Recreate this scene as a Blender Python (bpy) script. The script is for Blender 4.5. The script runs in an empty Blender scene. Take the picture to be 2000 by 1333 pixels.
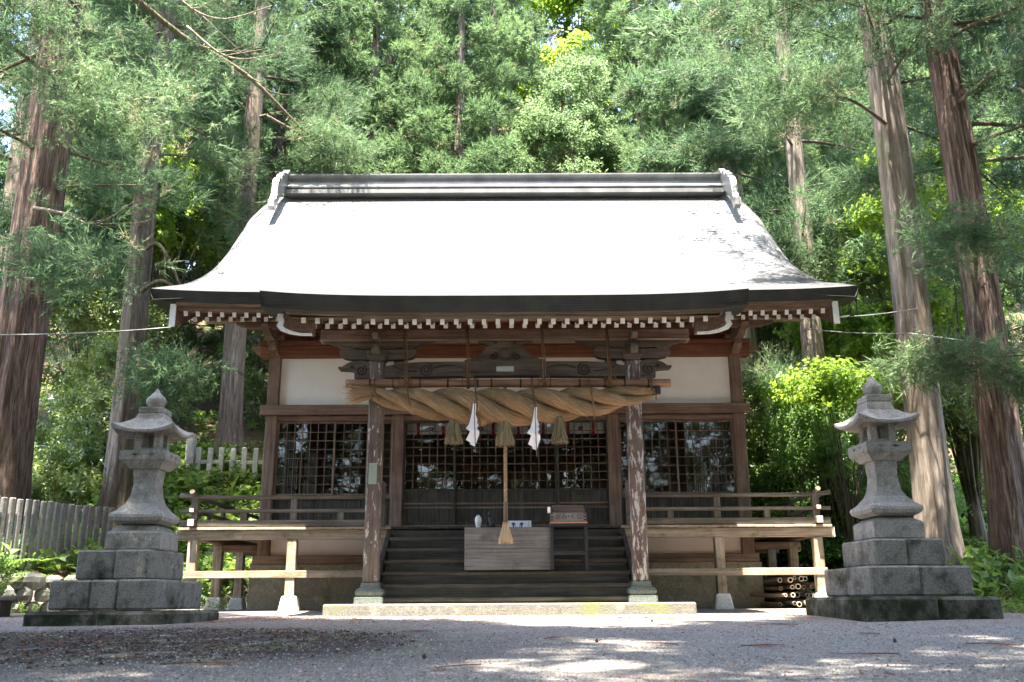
import bpy, math, random
import numpy as np
from mathutils import Vector, Matrix

R = math.radians
scene = bpy.context.scene
COL = scene.collection
random.seed(7)

# ---------------------------------------------------------------- camera, sky, sun, exposure
EYE = Vector((0, 0, 0.08))
cam = bpy.data.objects.new('camera', bpy.data.cameras.new('camera'))
COL.objects.link(cam)
cam.data.sensor_width = 36
cam.data.lens = 32.94
cam.data.clip_end = 2000
cam.location = EYE
cam.rotation_euler = (Matrix.Rotation(R(90 + 15.674), 4, 'X') @ Matrix.Rotation(R(-.35), 4, 'Z')).to_euler()
cam.data.dof.use_dof = True
cam.data.dof.focus_distance = 13.6
cam.data.dof.aperture_fstop = 4.0
scene.camera = cam

SUN_TO = Vector((-0.065, -0.245, 0.967)).normalized()      # direction towards the sun: high, in front of the hall
world = bpy.data.worlds.new('World')
scene.world = world
world.use_nodes = True
wn = world.node_tree
sky = wn.nodes.new('ShaderNodeTexSky')
sky.sky_type = 'NISHITA'
sky.sun_disc = False
sky.sun_elevation = math.asin(SUN_TO.z)
sky.sun_rotation = math.atan2(SUN_TO.x, SUN_TO.y)
sky.air_density = 1.0
sky.dust_density = 1.6
sky.ozone_density = 1.0
wn.links.new(sky.outputs[0], wn.nodes['Background'].inputs[0])
wn.nodes['Background'].inputs[1].default_value = 0.14
sun = bpy.data.objects.new('sun', bpy.data.lights.new('sun', 'SUN'))
COL.objects.link(sun)
sun.data.energy = 5.0
sun.data.angle = R(0.53)
sun.data.color = (1.0, 0.95, 0.87)
sun.rotation_euler = (-SUN_TO).to_track_quat('-Z', 'Y').to_euler()
scene.view_settings.view_transform = 'Standard'
scene.view_settings.look = 'None'
scene.view_settings.exposure = 3.42
scene.view_settings.gamma = 1.0
scene.view_settings.use_white_balance = True          # the camera's white balance, set for open shade
scene.view_settings.white_balance_temperature = 6950
scene.view_settings.white_balance_tint = 12
scene.render.engine = 'CYCLES'
cy = scene.cycles
cy.max_bounces = 7
cy.diffuse_bounces = 4
cy.glossy_bounces = 3
cy.transmission_bounces = 4
cy.transparent_max_bounces = 8
cy.caustics_reflective = False
cy.caustics_refractive = False
cy.sample_clamp_indirect = 6
cy.use_denoising = True

# ---------------------------------------------------------------- object helpers
def link(name, data, parent=None, loc=(0, 0, 0), rot=(0, 0, 0)):
    o = bpy.data.objects.new(name, data)
    COL.objects.link(o)
    o.location = loc
    o.rotation_euler = rot
    if parent is not None:
        o.parent = parent
    return o

def tag(o, label, cat, group=None):
    o['label'] = label
    o['category'] = cat
    if group:
        o['group'] = group
    return o

def thing(name, label, cat, loc=(0, 0, 0), rot=(0, 0, 0), group=None):
    return tag(link(name, None, None, loc, rot), label, cat, group)

class MB:
    """collects shapes into one mesh"""
    def __init__(s):
        s.v = []; s.f = []; s.smooth = []
    def add(s, vs, fs, smooth=False):
        b = len(s.v)
        s.v += [tuple(p) for p in vs]
        for f in fs:
            s.f.append([b + i for i in f]); s.smooth.append(smooth)
        return s
    def box(s, x0, x1, y0, y1, z0, z1, c=0.006, M=None):
        c = max(0.0005, min(c, .45 * min(abs(x1 - x0), abs(y1 - y0), abs(z1 - z0))))
        vs = []; idx = {}
        for i, (xa, xs) in enumerate(((x0, 1), (x1, -1))):
            for j, (ya, ys) in enumerate(((y0, 1), (y1, -1))):
                for k, (za, zs) in enumerate(((z0, 1), (z1, -1))):
                    for a in range(3):
                        p = [xa + xs * c, ya + ys * c, za + zs * c]
                        p[a] = (xa, ya, za)[a]
                        idx[i, j, k, a] = len(vs); vs.append(p)
        I = idx
        fs = []
        for a in range(3):
            for sd in (0, 1):
                q = []
                for (m, n) in ((0, 0), (1, 0), (1, 1), (0, 1)):
                    key = [0, 0, 0]; key[a] = sd; key[(a + 1) % 3] = m; key[(a + 2) % 3] = n
                    q.append(I[tuple(key) + (a,)])
                fs.append(q if sd else q[::-1])
        for a in range(3):
            b, d = (a + 1) % 3, (a + 2) % 3
            for m in (0, 1):
                for n in (0, 1):
                    k0 = [0, 0, 0]; k1 = [0, 0, 0]
                    k0[b] = k1[b] = m; k0[d] = k1[d] = n; k0[a] = 0; k1[a] = 1
                    q = [I[tuple(k0) + (b,)], I[tuple(k1) + (b,)], I[tuple(k1) + (d,)], I[tuple(k0) + (d,)]]
                    fs.append(q if (m == n) == False else q[::-1])
        for i in (0, 1):
            for j in (0, 1):
                for k in (0, 1):
                    t = [I[i, j, k, 0], I[i, j, k, 1], I[i, j, k, 2]]
                    fs.append(t if (i + j + k) % 2 else t[::-1])
        if M is not None:
            vs = [M @ Vector(p) for p in vs]
        return s.add(vs, fs)
    def bar(s, a, b, w, h, c=0.006, up=(0, 0, 1)):
        a = Vector(a); b = Vector(b); d = b - a; L = d.length; d.normalize()
        u = Vector(up); sd = d.cross(u).normalized(); u = sd.cross(d)
        M = Matrix((sd, d, u)).transposed().to_4x4(); M.translation = a
        return s.box(-w / 2, w / 2, 0, L, -h / 2, h / 2, c, M)
    def prism(s, pts, d0, d1, axis='y', smooth=False):
        """extrude a 2-D outline; axis y: pts are (x,z); axis x: pts are (y,z); axis z: pts are (x,y)"""
        def P(p, d):
            return (p[0], d, p[1]) if axis == 'y' else (d, p[0], p[1]) if axis == 'x' else (p[0], p[1], d)
        n = len(pts)
        vs = [P(p, d0) for p in pts] + [P(p, d1) for p in pts]
        ar = sum(pts[i][0] * pts[(i + 1) % n][1] - pts[(i + 1) % n][0] * pts[i][1] for i in range(n))
        fl = (ar > 0) == (d1 > d0)
        if axis == 'y': fl = not fl
        fs = [list(range(n))[::-1], list(range(n, 2 * n))] + [[i, (i + 1) % n, n + (i + 1) % n, n + i] for i in range(n)]
        if not fl: fs = [f[::-1] for f in fs]
        return s.add(vs, fs, smooth)
    def tube(s, path, rad, n=8, cap=True, smooth=True, squash=None):
        path = [Vector(p) for p in path]
        if not hasattr(rad, '__len__'): rad = [rad] * len(path)
        vs = []; u = None
        for i, p in enumerate(path):
            d = (path[min(i + 1, len(path) - 1)] - path[max(i - 1, 0)])
            d = d.normalized() if d.length > 1e-9 else Vector((0, 0, 1))
            if u is None:
                u = d.orthogonal().normalized()
            u = (u - d * u.dot(d)); u = u.normalized() if u.length > 1e-6 else d.orthogonal().normalized()
            w = d.cross(u)
            for k in range(n):
                a = 2 * math.pi * k / n
                vs.append(p + (u * math.cos(a) + w * math.sin(a)) * rad[i])
        fs = []
        for i in range(len(path) - 1):
            for k in range(n):
                fs.append([i * n + k, i * n + (k + 1) % n, (i + 1) * n + (k + 1) % n, (i + 1) * n + k])
        s.add(vs, fs, smooth)
        if cap:
            b = len(s.v) - len(vs)
            s.f.append([b + k for k in range(n)][::-1]); s.smooth.append(False)
            s.f.append([b + (len(path) - 1) * n + k for k in range(n)]); s.smooth.append(False)
        return s
    def rings(s, rings, cap=True, smooth=False):
        """loft closed rings that have the same number of points"""
        n = len(rings[0]); vs = [p for r in rings for p in r]; fs = []
        for i in range(len(rings) - 1):
            for k in range(n):
                fs.append([i * n + k, i * n + (k + 1) % n, (i + 1) * n + (k + 1) % n, (i + 1) * n + k])
        s.add(vs, fs, smooth)
        if cap:
            b = len(s.v) - len(vs)
            s.f.append([b + k for k in range(n)][::-1]); s.smooth.append(False)
            s.f.append([b + (len(rings) - 1) * n + k for k in range(n)]); s.smooth.append(False)
        return s
    def lathe(s, prof, n=24, c=(0, 0)):
        return s.rings([[(c[0] + r * math.cos(2 * math.pi * k / n), c[1] + r * math.sin(2 * math.pi * k / n), z) for k in range(n)] for r, z in prof], True, True)
    def grid(s, P, smooth=True):
        """P[i][j] points"""
        ni, nj = len(P), len(P[0])
        return s.add([p for r in P for p in r], [[i * nj + j, i * nj + j + 1, (i + 1) * nj + j + 1, (i + 1) * nj + j] for i in range(ni - 1) for j in range(nj - 1)], smooth)
    def mesh(s, name, mat):
        m = bpy.data.meshes.new(name)
        m.from_pydata(s.v, [], s.f)
        m.polygons.foreach_set('use_smooth', s.smooth)
        for mm in (mat if isinstance(mat, (list, tuple)) else [mat]):
            m.materials.append(mm)
        m.update()
        return m
    def build(s, name, mat, parent=None, loc=(0, 0, 0), rot=(0, 0, 0)):
        return link(name, s.mesh(name, mat), parent, loc, rot)

def tri_mesh(name, V, tone, mat, smooth=False):
    """V (n*3,3) loose triangles with a 'tone' value per vertex"""
    V = np.ascontiguousarray(V, dtype=np.float32).reshape(-1, 3)
    n = len(V); m = bpy.data.meshes.new(name)
    m.vertices.add(n); m.vertices.foreach_set('co', V.ravel())
    m.loops.add(n); m.loops.foreach_set('vertex_index', np.arange(n, dtype=np.int32))
    m.polygons.add(n // 3); m.polygons.foreach_set('loop_start', np.arange(0, n, 3, dtype=np.int32))
    a = m.attributes.new('tone', 'FLOAT', 'POINT'); a.data.foreach_set('value', np.ascontiguousarray(tone, dtype=np.float32))
    m.materials.append(mat)
    m.update(calc_edges=True)
    return m

# ---------------------------------------------------------------- materials
def new_mat(name):
    m = bpy.data.materials.new(name); m.use_nodes = True
    nt = m.node_tree; nt.nodes.clear()
    out = nt.nodes.new('ShaderNodeOutputMaterial')
    return m, nt, out

class NT:
    def __init__(s, nt): s.nt = nt
    def n(s, t, **kw):
        x = s.nt.nodes.new('ShaderNode' + t)
        for k, v in kw.items(): setattr(x, k, v)
        return x
    def l(s, a, b): s.nt.links.new(a, b)
    def coords(s, scale=(1, 1, 1), rnd=True, space='Object'):
        tc = s.n('TexCoord'); mp = s.n('Mapping'); mp.inputs['Scale'].default_value = scale
        src = tc.outputs[space]
        if rnd:
            oi = s.n('ObjectInfo'); ad = s.n('VectorMath', operation='ADD'); ml = s.n('VectorMath', operation='SCALE')
            cb = s.n('CombineXYZ')
            for i in range(3): s.l(oi.outputs['Random'], cb.inputs[i])
            s.l(cb.outputs[0], ml.inputs[0]); ml.inputs['Scale'].default_value = 37.0
            s.l(src, ad.inputs[0]); s.l(ml.outputs[0], ad.inputs[1]); src = ad.outputs[0]
        s.l(src, mp.inputs[0])
        return mp.outputs[0]
    def noise(s, vec, scale, detail=4, rough=.55, dist=0):
        x = s.n('TexNoise'); x.inputs['Scale'].default_value = scale; x.inputs['Detail'].default_value = detail
        x.inputs['Roughness'].default_value = rough; x.inputs['Distortion'].default_value = dist
        s.l(vec, x.inputs['Vector']); return x.outputs['Fac']
    def ramp(s, fac, stops, interp='LINEAR'):
        r = s.n('ValToRGB'); r.color_ramp.interpolation = interp
        e = r.color_ramp.elements
        while len(e) < len(stops): e.new(.5)
        for i, (p, c) in enumerate(stops):
            e[i].position = p; e[i].color = (*c, 1) if len(c) == 3 else c
        s.l(fac, r.inputs[0]); return r.outputs[0]
    def mix(s, fac, a, b, mode='MIX'):
        x = s.n('Mix', data_type='RGBA', blend_type=mode)
        for v, i in ((fac, 0), (a, 6), (b, 7)):
            if hasattr(v, 'links'): s.l(v, x.inputs[i])
            else: x.inputs[i].default_value = (*v, 1) if isinstance(v, tuple) else v
        return x.outputs[2]
    def thr(s, fac, a, b):
        return s.ramp(fac, [(a, (0, 0, 0)), (b, (1, 1, 1))])
    def bump(s, h, strength, dist=.02):
        b = s.n('Bump'); b.inputs['Strength'].default_value = strength; b.inputs['Distance'].default_value = dist
        s.l(h, b.inputs['Height']); return b.outputs[0]
    def pbr(s, out, col, rough=.8, spec=.3, normal=None, metal=0.):
        p = s.n('BsdfPrincipled')
        for v, i in ((col, 'Base Color'), (rough, 'Roughness')):
            if hasattr(v, 'links'): s.l(v, p.inputs[i])
            else: p.inputs[i].default_value = (*v, 1) if isinstance(v, tuple) else v
        p.inputs['Specular IOR Level'].default_value = spec; p.inputs['Metallic'].default_value = metal
        if normal is not None: s.l(normal, p.inputs['Normal'])
        s.l(p.outputs[0], out.inputs[0]); return p

def wood(name, cols, axis='x', moss=0.0, mosscol=(.09, .10, .035), flake=0.0, flakecol=(.55, .53, .50), rough=.78, bump=.35, stain=.45):
    m, nt, out = new_mat(name); N = NT(nt)
    sc = {'x': (1.1, 26, 26), 'y': (26, 1.1, 26), 'z': (26, 26, 1.1)}[axis]
    g = N.noise(N.coords(sc), 1.0, 6, .6, .6)
    c = N.ramp(g, [(.28, cols[0]), (.5, cols[1]), (.74, cols[2])])
    iso = N.coords((1, 1, 1))
    big = N.noise(iso, 2.3, 4, .6)
    c = N.mix(N.ramp(big, [(.32, (stain, stain, stain)), (.6, (0, 0, 0))]), c, tuple(x * .42 for x in cols[0]))
    if moss > 0:
        mn = N.noise(N.coords((2.2, 2.2, 3.2)), 1.6, 7, .68)
        c = N.mix(N.thr(mn, .62 - .22 * moss, .78 - .12 * moss), c, mosscol)
    if flake > 0:
        s2 = {'x': (1.3, 7, 7), 'y': (7, 1.3, 7), 'z': (9, 9, 2.2)}[axis]
        fn = N.noise(N.coords(s2), 1.7, 8, .7, .4)
        c = N.mix(N.thr(fn, .66 - .2 * flake, .70 - .2 * flake), c, flakecol)
    N.pbr(out, c, rough, .25, N.bump(g, bump, .01))
    return m

def plain(name, col, rough=.6, spec=.4, var=.12, scale=6, metal=0., bump=0.05):
    m, nt, out = new_mat(name); N = NT(nt)
    v = N.coords(); n = N.noise(v, scale, 5, .6)
    lo = tuple(max(0, c * (1 - var * 2)) for c in col); hi = tuple(min(1, c * (1 + var)) for c in col)
    c = N.ramp(n, [(.3, lo), (.7, hi)])
    N.pbr(out, c, rough, spec, N.bump(N.noise(v, scale * 9, 4), bump, .01), metal)
    return m

def stone(name, base, dark, moss=.2, mosscol=(.05, .065, .02), lichen=.3, rough=.9, bump=.55):
    m, nt, out = new_mat(name); N = NT(nt)
    v = N.coords(); sp = N.noise(v, 75, 3, .7); md = N.noise(v, 9, 6, .65); bg = N.noise(v, 2.1, 5, .6)
    c = N.ramp(sp, [(.3, tuple(x * .45 for x in base)), (.5, base), (.72, tuple(min(.8, x * 1.55) for x in base))])
    c = N.mix(N.thr(md, .50, .72), c, dark)
    c = N.mix(N.thr(N.noise(v, 5.5, 6, .7), .60 - .1 * lichen, .70 - .1 * lichen), c, tuple(min(.7, x * 1.45) for x in base))
    c = N.mix(N.thr(bg, .64 - .30 * moss, .80 - .28 * moss), c, mosscol)
    h = N.mix(.5, sp, md)
    N.pbr(out, c, rough, .2, N.bump(h, bump, .03))
    return m

def leaf(name, lo, mid, hi, trans=.35, gloss=.25, rough=.55, transcol=None, dead=None):
    m, nt, out = new_mat(name); N = NT(nt)
    at = N.n('Attribute'); at.attribute_name = 'tone'
    c = N.ramp(at.outputs['Fac'], [(0, lo), (.5, mid), (.93, hi), (1, dead or hi)])
    oi = N.n('ObjectInfo'); hs = N.n('HueSaturation'); mr = N.n('MapRange'); mr.inputs['To Min'].default_value = .78; mr.inputs['To Max'].default_value = 1.28
    N.l(oi.outputs['Random'], mr.inputs[0]); N.l(mr.outputs[0], hs.inputs['Value']); N.l(c, hs.inputs['Color'])
    mh = N.n('MapRange'); mh.inputs['To Min'].default_value = .51; mh.inputs['To Max'].default_value = .478; N.l(oi.outputs['Random'], mh.inputs[0]); N.l(mh.outputs[0], hs.inputs['Hue'])
    c = hs.outputs[0]
    p = N.n('BsdfPrincipled'); N.l(c, p.inputs['Base Color']); p.inputs['Roughness'].default_value = rough
    p.inputs['Specular IOR Level'].default_value = gloss
    t = N.n('BsdfTranslucent')
    tc = N.mix(.6, c, transcol or tuple(min(1, x * 2.0) for x in (hi[0] * 1.25, hi[1] * 1.15, hi[2] * .5)))
    N.l(tc, t.inputs[0])
    mx = N.n('MixShader'); mx.inputs[0].default_value = trans
    N.l(p.outputs[0], mx.inputs[1]); N.l(t.outputs[0], mx.inputs[2]); N.l(mx.outputs[0], out.inputs[0])
    return m

def bark(name, dark, mid, pale, moss=0., mosscol=(.12, .15, .05)):
    m, nt, out = new_mat(name); N = NT(nt)
    f = N.noise(N.coords((1, 1, .075)), 19, 8, .72, .9)
    c = N.ramp(f, [(.36, dark), (.48, mid), (.61, pale)])
    b = N.noise(N.coords((1, 1, .25)), 1.7, 5, .6)
    c = N.mix(N.thr(b, .42, .66), c, N.mix(.55, c, tuple(x * .7 for x in mid)))
    if moss > 0:
        mo = N.noise(N.coords((1, 1, .3)), 2.2, 6, .6)
        c = N.mix(N.thr(mo, .62 - .25 * moss, .85 - .25 * moss), c, mosscol)
    N.pbr(out, c, .95, .1, N.bump(f, .9, .04))
    return m

BRN = ((.10, .06, .045), (.20, .13, .10), (.30, .21, .165))         # brown cypress, sheltered
GRY = ((.07, .058, .045), (.15, .128, .10), (.26, .225, .18))           # weathered grey wood
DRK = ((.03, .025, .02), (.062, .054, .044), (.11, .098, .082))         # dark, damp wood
RED = ((.12, .045, .027), (.20, .082, .05), (.28, .13, .085))
PAL = ((.21, .155, .105), (.34, .27, .195), (.48, .405, .315))
M = {}
for ax in 'xyz':
    M['brn_' + ax] = wood('sheltered_wood_' + ax, BRN, ax)
    M['gry_' + ax] = wood('weathered_wood_' + ax, GRY, ax, moss=.3)
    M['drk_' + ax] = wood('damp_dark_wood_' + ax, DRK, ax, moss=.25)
    M['red_' + ax] = wood('red_brown_wood_' + ax, RED, ax)
    M['pal_' + ax] = wood('veranda_wood_' + ax, PAL, ax, moss=.45, mosscol=(.10, .085, .03))
M['carved'] = wood('carved_grey_wood', ((.055, .042, .035), (.115, .09, .074), (.185, .15, .126)), 'x', moss=.2)
M['groove'] = wood('carved_groove_wood', ((.02, .017, .014), (.04, .034, .028), (.06, .052, .044)), 'x')
M['post'] = wood('porch_post_wood', ((.08, .055, .045), (.145, .108, .09), (.23, .185, .155)), 'z', moss=.45, mosscol=(.12, .12, .075), flake=.45, flakecol=(.46, .43, .38))
M['post2'] = wood('flaking_porch_post_wood', ((.075, .048, .04), (.13, .092, .078), (.20, .155, .135)), 'z', moss=.4, mosscol=(.13, .13, .075), flake=.72, flakecol=(.40, .385, .37))
M['eaveboard'] = wood('mossy_eave_board', ((.10, .06, .04), (.19, .12, .085), (.27, .19, .14)), 'x', moss=.5, mosscol=(.10, .10, .045))
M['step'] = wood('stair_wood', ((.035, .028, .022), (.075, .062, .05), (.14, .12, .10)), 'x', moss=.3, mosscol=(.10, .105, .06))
M['white'] = plain('white_paint', (.78, .78, .76), .55, .3, .08, 20)
M['plaster'] = plain('white_plaster', (.80, .77, .73), .9, .15, .05, 1.6, bump=.12)
M['plaster2'] = plain('cream_plaster', (.62, .52, .43), .9, .15, .06, 1.6, bump=.12)
M['conc'] = stone('foundation_concrete', (.24, .21, .15), (.17, .15, .10), .25, (.08, .085, .04), .2)
M['footing'] = stone('footing_concrete', (.50, .50, .46), (.40, .40, .35), .1, (.25, .27, .18), .3)
M['sty'] = stone('step_concrete', (.15, .146, .126), (.10, .098, .08), .35, (.15, .17, .08), .4)
M['postbase'] = stone('post_base_stone', (.125, .142, .127), (.08, .095, .082), .15, (.09, .11, .07), .2)
M['lan'] = stone('lantern_granite', (.26, .25, .23), (.14, .135, .12), .14, (.06, .065, .042), .35)
M['lan_dk'] = stone('damp_granite', (.19, .185, .168), (.075, .073, .06), .34, (.022, .024, .013), .3, bump=.9)
M['lan_moss'] = stone('mossy_granite_slab', (.12, .12, .10), (.018, .018, .013), .76, (.016, .02, .008), .3, bump=1.)
M['rock'] = stone('rubble_stone', (.20, .205, .18), (.14, .15, .11), .35, (.07, .09, .03), .5)
M['picket'] = stone('fence_granite', (.17, .167, .158), (.115, .113, .105), .12, (.14, .17, .08), .3)
M['bamboo'] = wood('dry_bamboo', ((.16, .085, .05), (.27, .15, .09), (.38, .24, .15)), 'x', bump=.1, rough=.5)
M['bamboo_y'] = wood('grey_bamboo', ((.14, .10, .075), (.25, .19, .14), (.36, .28, .21)), 'y', bump=.1, rough=.5)
M['bamboo_end'] = plain('cut_bamboo', (.62, .52, .38), .6)
M['rope_dk'] = wood('tie_rope', ((.10, .055, .03), (.17, .10, .058), (.24, .15, .09)), 'z', rough=.95)
M['paper'] = plain('white_paper', (.84, .83, .86), .8, .1, .02, 4)
M['black'] = plain('black_paint', (.012, .012, .016), .45, .4, .2, 6)
M['ink'] = plain('ink', (.02, .02, .025), .7, .2, .1)
M['blue'] = plain('blue_print', (.03, .12, .32), .7, .2, .1)
M['ceram'] = plain('white_ceramic', (.78, .77, .74), .25, .5, .04)
M['bronze'] = plain('dark_bronze', (.035, .032, .026), .45, .5, .3, 8)
M['placard'] = plain('pale_green_placard', (.28, .33, .27), .7, .2, .1)
M['plate'] = plain('pale_glass_plate', (.42, .44, .42), .3, .5, .08)
M['redcloth'] = plain('red_cloth', (.42, .05, .06), .9, .1, .15)
M['curtain'] = plain('white_curtain', (.66, .66, .66), .9, .1, .06)
M['bluecrest'] = plain('blue_crest', (.06, .09, .22), .9, .1, .1)
M['wire'] = plain('grey_wire', (.22, .23, .23), .4, .5, .05)
M['interior'] = plain('dim_interior_wall', (.16, .12, .085), .9, .1, .2, 3)
M['stain'] = plain('eave_metal', (.035, .037, .035), .55, .4, .25, 3, bump=.1)

def roof_mat():
    m, nt, out = new_mat('roof_metal_sheet'); N = NT(nt)
    v = N.coords((1, 1, 1), False)
    c = N.ramp(N.noise(v, 1.2, 5, .6), [(.3, (.14, .147, .155)), (.7, (.19, .197, .207))])
    c = N.mix(N.thr(N.noise(v, 6, 6, .7), .64, .74), c, (.085, .093, .095))
    N.pbr(out, c, .5, .5, N.bump(N.noise(v, 30, 3), .03, .01), 0.)
    return m
M['roof'] = roof_mat()
M['ridge'] = plain('ridge_metal', (.19, .20, .205), .38, .6, .18, 3, .3)

def glass_mat():
    m, nt, out = new_mat('window_glass'); N = NT(nt)
    t = N.n('BsdfTransparent'); t.inputs[0].default_value = (.86, .9, .88, 1)
    g = N.n('BsdfGlossy'); g.inputs['Roughness'].default_value = .012; g.inputs[0].default_value = (.95, .97, .96, 1)
    lw = N.n('Fresnel'); lw.inputs['IOR'].default_value = 1.5
    mx = N.n('MixShader'); N.l(lw.outputs[0], mx.inputs[0]); N.l(t.outputs[0], mx.inputs[1]); N.l(g.outputs[0], mx.inputs[2])
    N.l(mx.outputs[0], out.inputs[0]); return m
M['glass'] = glass_mat()

def straw_mat(name, cols, sc):
    m, nt, out = new_mat(name); N = NT(nt)
    uv = N.n('UVMap'); mp = N.n('Mapping'); mp.inputs['Scale'].default_value = sc; N.l(uv.outputs[0], mp.inputs[0])
    f = N.noise(mp.outputs[0], 1.0, 7, .7, .3)
    c = N.ramp(f, [(.36, cols[0]), (.5, cols[1]), (.64, cols[2])])
    mp2 = N.n('Mapping'); mp2.inputs['Scale'].default_value = (2.6, .9, 1); N.l(uv.outputs[0], mp2.inputs[0])
    b = N.noise(mp2.outputs[0], 1.6, 3, .5)
    c = N.mix(N.thr(b, .38, .66), c, N.mix(.6, c, tuple(x * .62 for x in cols[1])))
    sp_ = N.n('SeparateXYZ'); N.l(uv.outputs[0], sp_.inputs[0])
    k1 = N.n('Math', operation='MULTIPLY'); k1.inputs[1].default_value = 1 / .33; N.l(sp_.outputs[0], k1.inputs[0])
    k2 = N.n('Math', operation='FLOOR'); N.l(k1.outputs[0], k2.inputs[0])
    wn_ = N.n('TexWhiteNoise', noise_dimensions='1D'); N.l(k2.outputs[0], wn_.inputs['W'])
    c = N.mix(N.ramp(wn_.outputs['Value'], [(0, (0, 0, 0)), (1, (.55, .55, .55))]), c, tuple(x * .6 for x in cols[1]))
    N.pbr(out, c, .85, .2, N.bump(f, 1.0, .03)); return m
STRAW = ((.14, .082, .038), (.36, .24, .135), (.56, .41, .25))
M['straw'] = straw_mat('straw_rope', STRAW, (3.0, 42, 1))
M['strawblade'] = leaf('straw_blade', (.18, .11, .055), (.38, .265, .15), (.56, .43, .27), .15, .2, .7, (.5, .38, .2))
M['strawgreen'] = leaf('straw_tassel_blade', (.14, .11, .05), (.34, .29, .165), (.56, .48, .31), .15, .2, .7, (.5, .43, .26))
M['hemp'] = leaf('hemp_fibre', (.42, .33, .2), (.58, .47, .31), (.7, .6, .42), .2, .2, .7, (.6, .5, .34))

M['cedar'] = leaf('cedar_foliage', (.027, .06, .036), (.056, .108, .058), (.12, .18, .085), .36, .25, .6, (.15, .27, .115), (.17, .125, .085))
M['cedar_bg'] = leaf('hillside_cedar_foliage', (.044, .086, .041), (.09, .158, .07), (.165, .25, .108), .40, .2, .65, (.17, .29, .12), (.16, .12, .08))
M['maple'] = leaf('bright_broad_leaf', (.11, .20, .045), (.17, .29, .06), (.24, .37, .085), .5, .25, .5, (.42, .60, .06))
M['camellia'] = leaf('glossy_shrub_leaf', (.045, .085, .035), (.08, .14, .05), (.16, .22, .08), .3, .6, .35)
M['bushleaf'] = leaf('bush_leaf', (.08, .16, .05), (.13, .24, .075), (.19, .32, .105), .42, .3, .5, (.28, .46, .12))
M['paleleaf'] = leaf('pale_green_leaf', (.10, .17, .08), (.15, .24, .11), (.21, .31, .15), .4, .2, .6, (.24, .36, .15))
M['herb'] = leaf('undergrowth_leaf', (.06, .125, .045), (.10, .19, .07), (.165, .28, .095), .45, .3, .5)
M['deadleaf'] = leaf('fallen_cedar_needle', (.10, .04, .03), (.20, .085, .06), (.28, .15, .11), .1, .1, .9)
M['twig'] = bark('pale_twig', (.10, .08, .06), (.22, .19, .15), (.34, .30, .25))
M['branch'] = bark('mossy_branch', (.06, .048, .035), (.12, .10, .075), (.20, .175, .13), .3)
M['bark'] = bark('grey_cedar_bark', (.075, .055, .045), (.17, .135, .112), (.30, .25, .21), .12)
M['bark_red'] = bark('red_cedar_bark', (.045, .031, .027), (.12, .082, .068), (.27, .21, .18), .14)
M['bark_pale'] = bark('pale_cedar_bark', (.12, .10, .08), (.25, .21, .175), (.37, .33, .28), .3, (.20, .22, .10))
M['bark_moss'] = bark('mossy_cedar_bark', (.09, .085, .06), (.19, .18, .12), (.28, .27, .18), .6, (.15, .19, .07))

# ---------------------------------------------------------------- terrain
def sstep(a, b, x):
    t = np.clip((x - a) / (b - a), 0, 1); return t * t * (3 - 2 * t)
def ground_z(x, y):
    x = np.asarray(x, float); y = np.asarray(y, float)
    z = -0.27 + .0248 * (np.clip(y, -12, 16) - 4.6)
    s = (x + 8) * -.867 + (y - 14.4) * .5
    z = z + .55 * sstep(0, .4, s) + .30 * np.clip(s - .35, 0, 4.5)
    r = x - 6.0 - 1.4 * (1 - sstep(11, 14, y))
    z = z + .35 * sstep(0, 1.2, r) + .12 * np.clip(r, 0, 14)
    b = np.maximum(y - 19.9, 0)
    z = z + .5 * np.minimum(b, 22) + .06 * np.clip(y - 28, 0, 14) + .12 * np.maximum(b - 22, 0)
    f = np.clip(sstep(0, .5, s) + sstep(0, 1, r) + sstep(.2, 2, b), 0, 1)
    z = z + f * (.12 * np.sin(1.3 * x + .7 * y) * np.cos(.9 * y - .4 * x) + .05 * np.sin(3.1 * x - 2.3 * y))
    z = z + .012 * np.sin(2.1 * x + .6 * y) * np.sin(1.7 * y) * (1 - f)
    return z
def gz(x, y): return float(ground_z(x, y))

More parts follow.
